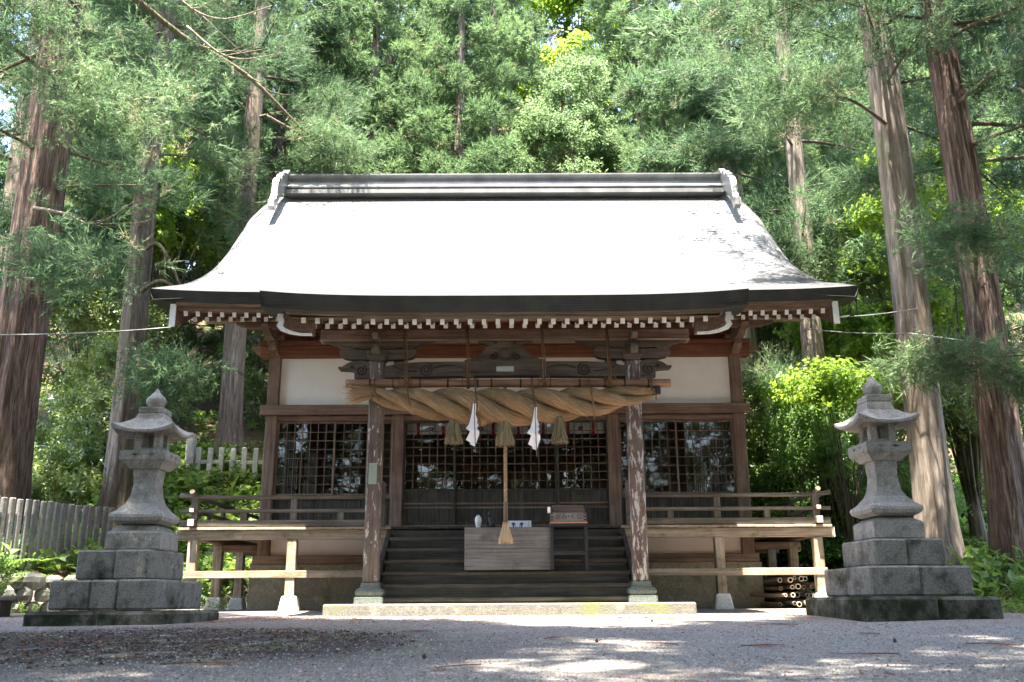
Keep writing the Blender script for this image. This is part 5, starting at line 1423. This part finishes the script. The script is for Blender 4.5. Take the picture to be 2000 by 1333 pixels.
# ---------------------------------------------------------------- shade cedars standing beside and behind the viewer
SH_ = [(-8.1, 6.6, 'shade cedar left of the clearing beside the left lantern'), (6.9, 6.7, 'shade cedar right of the clearing beside the right lantern'),
       (-3.6, 3.4, 'shade cedar close left of the path'), (3.0, 3.4, 'shade cedar close right of the path'),
       (-7.0, -2.5, 'shade cedar at the left of the approach'), (6.5, -3.5, 'shade cedar at the right of the approach')]
SHM = []
for i in range(2):
    rs_ = np.random.default_rng(200 + i)
    V, T, mb = crown(rs_, z0=8.5, z1=28, Rr=4.0, nb=56, temps=SHADE, per=4.4, tsc=1.15, droop=.2, shape=.5, thin=99)
    SHM.append((tri_mesh('crown', V, T, M['cedar']), mb.mesh('branches', M['branch']), trunk_mesh('trunk', .40, 30, M['bark'], rs_, .55, .45)))
for i, (x, y, lb) in enumerate(SH_):
    o = thing('cedar_tree', lb, 'tree', (x, y, gz(x, y)), (0, 0, i * 1.3), 'shade cedars round the clearing')
    c, b, t = SHM[i % 2]
    link('crown', c, o); link('branches', b, o)['kind'] = 'stuff'; link('trunk', t, o)

# ---------------------------------------------------------------- hillside cedars behind the hall
rb = np.random.default_rng(31)
PROTO = []
for i in range(4):
    V, T, mb = crown(rb, z0=1.5, z1=20.5, Rr=3.0, nb=74, temps=POM, per=3.3, tsc=1.05, droop=.12, upt=.75, jit=.26, tb=.5, shape=.62, inner=.26, ball=.50)
    PROTO.append((tri_mesh('crown', V, T, M['cedar_bg']), mb.mesh('branches', M['branch']), trunk_mesh('trunk', .28, 21, M['bark'], rb, .75, .3, nth=24, nz=24)))
ordn = ['first', 'second', 'third', 'fourth', 'fifth', 'sixth', 'seventh', 'eighth', 'ninth', 'tenth', 'eleventh', 'twelfth', 'thirteenth', 'fourteenth']
rows = [('nearest', 28.5, [-11.5, -4.6, -1.6, 4.7, 10.2, 14.5]), ('second', 33.5, [-16, -12, -8.2, -5.2, -2.8, -.3, 5.4, 8.4, 11.8, 16]),
        ('third', 40, [-21, -16.5, -12, -7.8, -3.8, .4, 6.0, 9.6, 13.2, 17.5, 22]), ('highest', 48, [-27, -21, -16, -11.5, -7.5, -4.0, -.6, 6.8, 11, 15.5, 20.5, 26.5])]
for rn, yy, xs in rows:
    for k, x in enumerate(xs):
        x2 = x + rb.uniform(-.5, .5); y2 = yy + rb.uniform(-1.2, 1.2)
        o = thing('hillside_cedar', f'hillside cedar behind the hall, {ordn[k]} from the left in the {rn} row', 'tree', (x2, y2, gz(x2, y2) - .2), (0, 0, rb.uniform(0, 6.28)), 'cedars on the hillside')
        s = rb.uniform(.85, 1.15) * (.8 if rn == 'nearest' and abs(x) < 6 else 1); o.scale = (s, s, s)
        c, b, t = PROTO[int(rb.integers(0, 4))]
        link('crown', c, o); link('branches', b, o)['kind'] = 'stuff'; link('trunk', t, o)

for k, (x, y) in enumerate([(-22, -8), (-15, -11), (-11, -16), (-6.5, -12), (-2, -17), (2.5, -13), (7, -17), (11.5, -11), (17, -14), (22, -8), (-17, -3), (16, -2), (-14, 4), (14.5, 5)]):
    o = thing('approach_cedar', f'cedar of the wood behind the viewer, {ordn[k]} counted from the left back', 'tree', (x, y, gz(x, y) - .2), (0, 0, rb.uniform(0, 6.28)), 'cedars behind the viewer')
    o.scale = (1.25, 1.25, 1.2)
    c, b, t = PROTO[k % 4]
    link('crown', c, o); link('branches', b, o)['kind'] = 'stuff'; link('trunk', t, o)

# ---------------------------------------------------------------- broadleaf trees and shrubs
def leafy(name, label, cat, x, y, H, rx, rz, n, temps, sc, mat, seed, stems=3, zc=None, group=None, dz=0., shell=.55, clumps=26, stemmat='branch'):
    rng = np.random.default_rng(seed); o = thing(name, label, cat, (x, y, gz(x, y) + dz), group=group)
    zc = H - rz if zc is None else zc
    cd = nrm(rng.normal(size=(clumps, 3))); cr_ = shell + (1 - shell) * rng.random((clumps, 1)) ** .5
    C = cd * cr_ * np.array([rx, rx, rz]) + np.array([0, 0, zc])
    C[:, 2] = np.maximum(C[:, 2], .12)
    k = rng.integers(0, clumps, n); csz = rng.uniform(.5, 1.25, clumps) * .30 * rx
    q = nrm(rng.normal(size=(n, 3))) * (rng.random((n, 1)) ** .4) * csz[k][:, None] * np.array([1, 1, .6])
    pos = C[k] + q; pos[:, 2] = np.maximum(pos[:, 2], .03)
    ax = nrm(q) * .7 + np.array([0, 0, .55]) + rng.normal(0, .35, (n, 3))
    ct = rng.normal(.5, .2, clumps)
    V, T = scatter(temps, pos, ax, sc * rng.uniform(.7, 1.3, n), ct[k] + rng.normal(0, .1, n), rng)
    link('crown', tri_mesh('crown', V, T, M[mat]), o)
    mb = MB()
    for s in range(clumps):
        b = np.array([rng.normal(0, .06), rng.normal(0, .06), -.1]) if stems > 1 else np.zeros(3); e = C[s]; m1 = b + (e - b) * .45 + np.array([0, 0, .12 * rz]) - np.array([e[0], e[1], 0]) * .18
        r0 = .010 + .012 * H / 3
        mb.tube([b, m1, e], [r0, r0 * .6, r0 * .2], 5, False)
    mb.build('stems', M[stemmat], o)['kind'] = 'stuff'
    if stems == 1: link('trunk', trunk_mesh('trunk', .05 + .012 * H, zc * .9, M['bark'], rng, .6, .3, nth=14, nz=12), o)
    return o
leafy('maple_tree', 'bright yellow green maple glowing above the roof ridge right of centre', 'tree', 3.0, 38.5, 18.5, 2.7, 6.0, 3400, MAPLE, 1.7, 'maple', 301, 1, clumps=40)
leafy('maple_tree', 'bright green maple behind the right end of the roof', 'tree', 9.3, 24.5, 7.6, 2.0, 2.2, 2200, MAPLE, 1.15, 'maple', 302, 1)
leafy('maple_tree', 'yellow green maple between the two right trunks', 'tree', 10.0, 20.5, 9.5, 1.7, 2.6, 1900, MAPLE, 1.1, 'maple', 303, 1)
leafy('maple_tree', 'yellow green maple glimpsed between the left trunks', 'tree', -10.3, 26, 9.5, 2.2, 2.6, 2000, MAPLE, 1.3, 'maple', 304, 1)
leafy('maple_tree', 'small maple left of the roof behind the grey trunk', 'tree', -9.2, 29.5, 8.5, 1.9, 2.3, 1500, MAPLE, 1.4, 'maple', 305, 1)
leafy('maple_tree', 'pale green broadleaf tree behind the roof right of centre', 'tree', 2.3, 31.0, 14.5, 2.1, 6.9, 6400, SMALL, 1.75, 'paleleaf', 306, 1, clumps=70, shell=.35)
leafy('maple_tree', 'yellow green maple behind the dark cedars left of centre', 'tree', -1.2, 41, 11, 3.0, 4.0, 1800, MAPLE, 1.8, 'maple', 307, 1)
leafy('leafy_bush', 'large bright green bush beside the right corner of the hall', 'bush', 6.6, 20.7, 3.6, 1.45, 1.75, 4000, SMALL, 1.25, 'bushleaf', 311, 5, clumps=44)
leafy('leafy_bush', 'lower bright bush between the right veranda and the lantern', 'bush', 8.0, 19.8, 2.3, 1.0, 1.1, 1500, SMALL, 1.15, 'bushleaf', 312, 5, clumps=28)
leafy('maple_sapling', 'maple sapling with tiered sunlit leaves above the right bush', 'sapling', 6.9, 19.5, 4.2, 1.15, .42, 460, MAPLE, .95, 'maple', 313, 3, clumps=20)
leafy('leafy_bush', 'glossy dark shrub on the left bank between the two big trunks', 'bush', -9.3, 21.6, 3.3, 1.35, 1.6, 1900, LEAFY, .9, 'camellia', 314, 5, clumps=40)
leafy('leafy_bush', 'low glossy shrub on the left bank between fence and trunks', 'bush', -9.2, 19.0, 1.7, .8, .85, 900, LEAFY, .9, 'camellia', 315, 5, clumps=28)
leafy('tall_shrub', 'tall sunlit glossy shrub behind the slender grey trunk under the left eave', 'shrub', -6.5, 26.0, 5.2, 1.7, 2.6, 2600, LEAFY, 1.05, 'camellia', 316, 5, clumps=50)
leafy('tall_shrub', 'dark glossy shrub behind the left wood edge', 'shrub', -11.2, 24.0, 4.6, 1.9, 2.3, 2400, LEAFY, 1.05, 'camellia', 317, 5, clumps=44)
leafy('tall_shrub', 'dark shrub behind the right stone lantern finial', 'shrub', 8.6, 21.5, 4.6, 1.9, 2.3, 2200, LEAFY, 1.05, 'camellia', 318, 5, clumps=44)
leafy('tall_shrub', 'shady shrub at the right edge behind the dark red trunk', 'shrub', 9.8, 16.2, 3.4, 1.4, 1.7, 1800, LEAFY, .95, 'camellia', 319, 5, clumps=40)
leafy('tall_shrub', 'dark evergreen shrub under the right eave behind the bush', 'shrub', 5.2, 24.2, 4.0, 1.6, 2.0, 1800, LEAFY, 1.05, 'camellia', 320, 5, clumps=36)
leafy('leafy_bush', 'round clipped green bush cut off at the left edge by the fence', 'bush', -7.75, 13.95, .95, .38, .5, 700, SMALL, .75, 'herb', 321, 4, clumps=24)

# ---------------------------------------------------------------- undergrowth
def scatter_ground(name, label_kind, regions, temps, mat, sc, seed, axis_up=1.0, flat=False):
    rng = np.random.default_rng(seed); P = []
    for (x0, x1, y0, y1, n, test) in regions:
        x = rng.uniform(x0, x1, n * 3); y = rng.uniform(y0, y1, n * 3)
        k = test(x, y); x, y = x[k][:n], y[k][:n]
        P.append(np.stack([x, y, ground_z(x, y)], 1))
    P = np.concatenate(P); n = len(P)
    if flat:
        a = rng.uniform(0, 2 * np.pi, n); ax = np.stack([np.zeros(n), np.zeros(n), np.ones(n)], 1) + rng.normal(0, .25, (n, 3))
    else:
        ax = np.array([[0, 0, axis_up]]) + rng.normal(0, .35, (n, 3))
    tone = .5 + .35 * np.sin(P[:, 0] * 1.1 + P[:, 1] * .7) * np.cos(P[:, 1] * .9) + rng.normal(0, .1, n)
    V, T = scatter(temps, P, ax, sc * rng.uniform(.6, 1.35, n), np.clip(tone, 0, 1), rng)
    o = link(name, tri_mesh(name, V, T, M[mat])); o['kind'] = 'stuff'
    return o
def sL(x, y): return (x + 8) * -.867 + (y - 14.4) * .5
def rR(x, y): return x - 6.0 - 1.4 * (1 - sstep(11, 14, y))
lft = lambda x, y: (sL(x, y) > .15) & (np.abs(x - XC) > 5.4)
rgt = lambda x, y: (rR(x, y) > .1)
bck = lambda x, y: (np.abs(x - XC) > 5.3) | (y > 23.5)
scatter_ground('undergrowth', '', [(-13, -5.4, 13.5, 24, 2600, lft), (5.9, 12, 11, 24, 1700, rgt), (-22, 22, 20, 34, 2300, bck)], HERB, 'herb', 1.1, 401)
scatter_ground('ferns', '', [(-12, -5.4, 14, 23.5, 2600, lft), (6.0, 11, 12, 23, 1700, rgt), (5.0, 7.5, 17, 20, 400, bck)], FROND, 'herb', .85, 402, flat=True)
scatter_ground('ground_weeds', '', [(-9.5, -6.6, 12.9, 15.2, 260, lambda x, y: np.abs(sL(x, y)) < .35), (6.0, 9.5, 10.5, 14, 420, lambda x, y: np.abs(rR(x, y)) < .6), (-5.4, -4.6, 14.9, 19, 60, lambda x, y: y > 0), (4.6, 5.5, 14.6, 19, 70, lambda x, y: y > 0)], SMALL, 'herb', .6, 403)

# ---------------------------------------------------------------- gravel stones, litter and fallen twigs
def gravel():
    rng = np.random.default_rng(55); n = 46000
    u = rng.random(n); y = 3.6 * (13.0 / 3.6) ** (u ** 1.15); x = rng.uniform(-1, 1, n) * (.62 * y + .3)
    k = ~((np.abs(x + 4.42) < 1.1) & (np.abs(y - 11.4) < 1.1)) & ~((np.abs(x - 4.42) < 1.05) & (np.abs(y - 11.45) < 1.05)) & (np.abs(x) < 7.2)
    k &= rng.random(n) > .9 * np.exp(-(((x + 3.2) / 2.4) ** 2 + ((y - 7.6) / 2.1) ** 2))
    x, y = x[k], y[k]; n = len(x); r = rng.uniform(.004, .010, n) * (1 + .5 * (rng.random(n) > .93))
    base = np.array([[1, 0, 0], [-.5, .87, 0], [-.5, -.87, 0], [.2, .1, .75]])
    F = np.array([[0, 1, 3], [1, 2, 3], [2, 0, 3]])
    V = base[None] * r[:, None, None] * rng.uniform(.6, 1.4, (n, 4, 3))
    a = rng.uniform(0, 6.28, n); c, s = np.cos(a)[:, None], np.sin(a)[:, None]
    V = np.stack([V[:, :, 0] * c - V[:, :, 1] * s, V[:, :, 0] * s + V[:, :, 1] * c, V[:, :, 2]], -1)
    V += np.stack([x, y, ground_z(x, y) - .001], 1)[:, None, :]
    T = V[:, F, :].reshape(-1, 3)
    m, nt, out = new_mat('gravel_stone'); N = NT(nt)
    at = N.n('Attribute'); at.attribute_name = 'tone'
    N.pbr(out, N.ramp(at.outputs['Fac'], [(0, (.08, .073, .068)), (.3, (.172, .168, .158)), (.8, (.278, .272, .26)), (.95, (.40, .385, .38)), (1, (.24, .14, .11))]), .85, .3)
    o = link('gravel_stones', tri_mesh('gravel_stones', T, np.repeat(rng.random(n), 9), m)); o['kind'] = 'stuff'
    # crumbs of bark, soil and needles
    n = 11000; x = np.concatenate([rng.normal(-3.2, 1.7, n // 2), rng.uniform(-6, 6, n // 2)]); y = np.concatenate([rng.normal(7.9, 1.5, n // 2), rng.uniform(4, 13, n // 2)])
    k = (y > 3.5) & (y < 13) & ~((np.abs(x + 4.42) < 1.1) & (np.abs(y - 11.4) < 1.1)) & ~((np.abs(x - 4.42) < 1.05) & (np.abs(y - 11.45) < 1.05)); x, y = x[k], y[k]; n = len(x)
    r = rng.uniform(.003, .011, n) * np.where((x + 3.2) ** 2 / 6 + (y - 7.6) ** 2 / 5 < 1, 1.6, .7)
    V = base[None] * r[:, None, None] * rng.uniform(.5, 1.6, (n, 4, 3)) * np.array([1.6, .8, .8])
    a = rng.uniform(0, 6.28, n); c, s = np.cos(a)[:, None], np.sin(a)[:, None]
    V = np.stack([V[:, :, 0] * c - V[:, :, 1] * s, V[:, :, 0] * s + V[:, :, 1] * c, V[:, :, 2]], -1) + np.stack([x, y, ground_z(x, y)], 1)[:, None, :]
    T = V[:, F, :].reshape(-1, 3)
    m2, nt, out = new_mat('litter_crumb'); N = NT(nt); at = N.n('Attribute'); at.attribute_name = 'tone'
    N.pbr(out, N.ramp(at.outputs['Fac'], [(0, (.022, .017, .014)), (.6, (.06, .042, .033)), (1, (.13, .07, .05))]), .95, .1)
    o = link('soil_litter', tri_mesh('soil_litter', T, np.repeat(rng.random(n), 9), m2)); o['kind'] = 'stuff'
gravel()
def needles():
    rng = np.random.default_rng(91); n = 5200
    x = np.concatenate([rng.normal(0, 2.2, n // 2), rng.uniform(-6, 6, n // 2)]); y = np.concatenate([rng.normal(12.1, .5, n // 2), 4 + 9 * rng.random(n // 2) ** .8])
    cl = np.sin(x * 2.3 + 1) * np.sin(y * 1.9 + x) + rng.normal(0, .5, n)
    k = (cl > -.1) & (y < 12.8) & (y > 3.8) & ~((np.abs(x + 4.5) < .95) & (np.abs(y - 11.4) < .95)) & ~((np.abs(x - 4.5) < .95) & (np.abs(y - 11.45) < .95)); x, y = x[k], y[k]; n = len(x)
    a = rng.uniform(0, 6.28, n); L = rng.uniform(.015, .06, n)
    b = np.stack([x, y, ground_z(x, y) + .004], 1); t = b + np.stack([np.cos(a) * L, np.sin(a) * L, rng.uniform(0, .008, n)], 1)
    V, tn = blades(b, t, .006, rng.random(n), rng)
    o = link('fallen_needles', tri_mesh('fallen_needles', V, tn, M['deadleaf'])); o['kind'] = 'stuff'
needles()
TW = [(1.05, 7.05, 'in the middle of the foreground gravel'), (1.75, 6.9, 'in the right of the sunny foreground streak'), (.35, 7.9, 'on the gravel before the stairs'), (-.9, 8.9, 'on the gravel left of the stairs'),
      (2.6, 9.6, 'on the gravel left of the right lantern'), (2.2, 6.1, 'at the lower right near the viewer'), (3.2, 6.6, 'at the right on the shaded gravel'), (-.3, 5.3, 'at the bottom middle of the gravel'),
      (.9, 9.6, 'on the gravel in front of the offertory box'), (-2.1, 9.4, 'on the gravel right of the left lantern'), (1.7, 11.2, 'close to the stone step on the right'), (-.9, 11.6, 'close to the stone step on the left'),
      (3.0, 8.3, 'right of centre on the shaded gravel'), (-1.8, 5.6, 'at the lower left of the gravel')]
rg = np.random.default_rng(8)
TT_ = [spray_template(rg, 5, 10, .20, .55, .03, .007, 0) for _ in range(4)]
for i, (x, y, w) in enumerate(TW):
    o = thing('fallen_cedar_twig', 'fallen reddish cedar twig ' + w, 'twig', (x, y, gz(x, y) + .008), (0, 0, rg.uniform(0, 6.28)), 'fallen cedar twigs')
    n = int(rg.integers(3, 8))
    pos = np.stack([rg.uniform(-.16, .16, n), rg.uniform(-.05, .05, n), rg.uniform(0, .008, n)], 1); ax = np.stack([np.ones(n), rg.normal(0, .5, n), np.zeros(n)], 1)
    V, T = scatter(TT_, pos, ax, rg.uniform(.5, 1.0, n), rg.random(n), rg); V[:, 2] = V[:, 2] * .22 + .004
    link('needles', tri_mesh('needles', V, T, M['deadleaf']), o)
    MB().tube([(-.18, 0, .004), (-.02, .012, .009), (.16, -.01, .005)], [.004, .0035, .002], 5).build('stalk', M['redtwig'] if 'redtwig' in M else M.setdefault('redtwig', plain('red_twig', (.14, .06, .045), .9)), o)
CN = [(.62, 7.35, 'beside the sunny streak'), (-.55, 6.05, 'at the bottom middle'), (3.9, 5.9, 'at the lower right'), (2.75, 7.1, 'right of the sunny patch'), (-2.9, 6.4, 'on the dark soil at the left'), (1.5, 10.6, 'before the stone step')]
for x, y, w in CN:
    o = tag(MB().lathe([(.004, 0), (.011, .004), (.014, .011), (.011, .018), (.013, .02), (.008, .026), (.002, .03)], 9).build('cedar_cone', M.setdefault('cone', plain('cone_brown', (.075, .04, .03), .9))), 'small round cedar cone on the gravel ' + w, 'cone', 'cedar cones on the gravel')
    o.location = (x, y, gz(x, y))
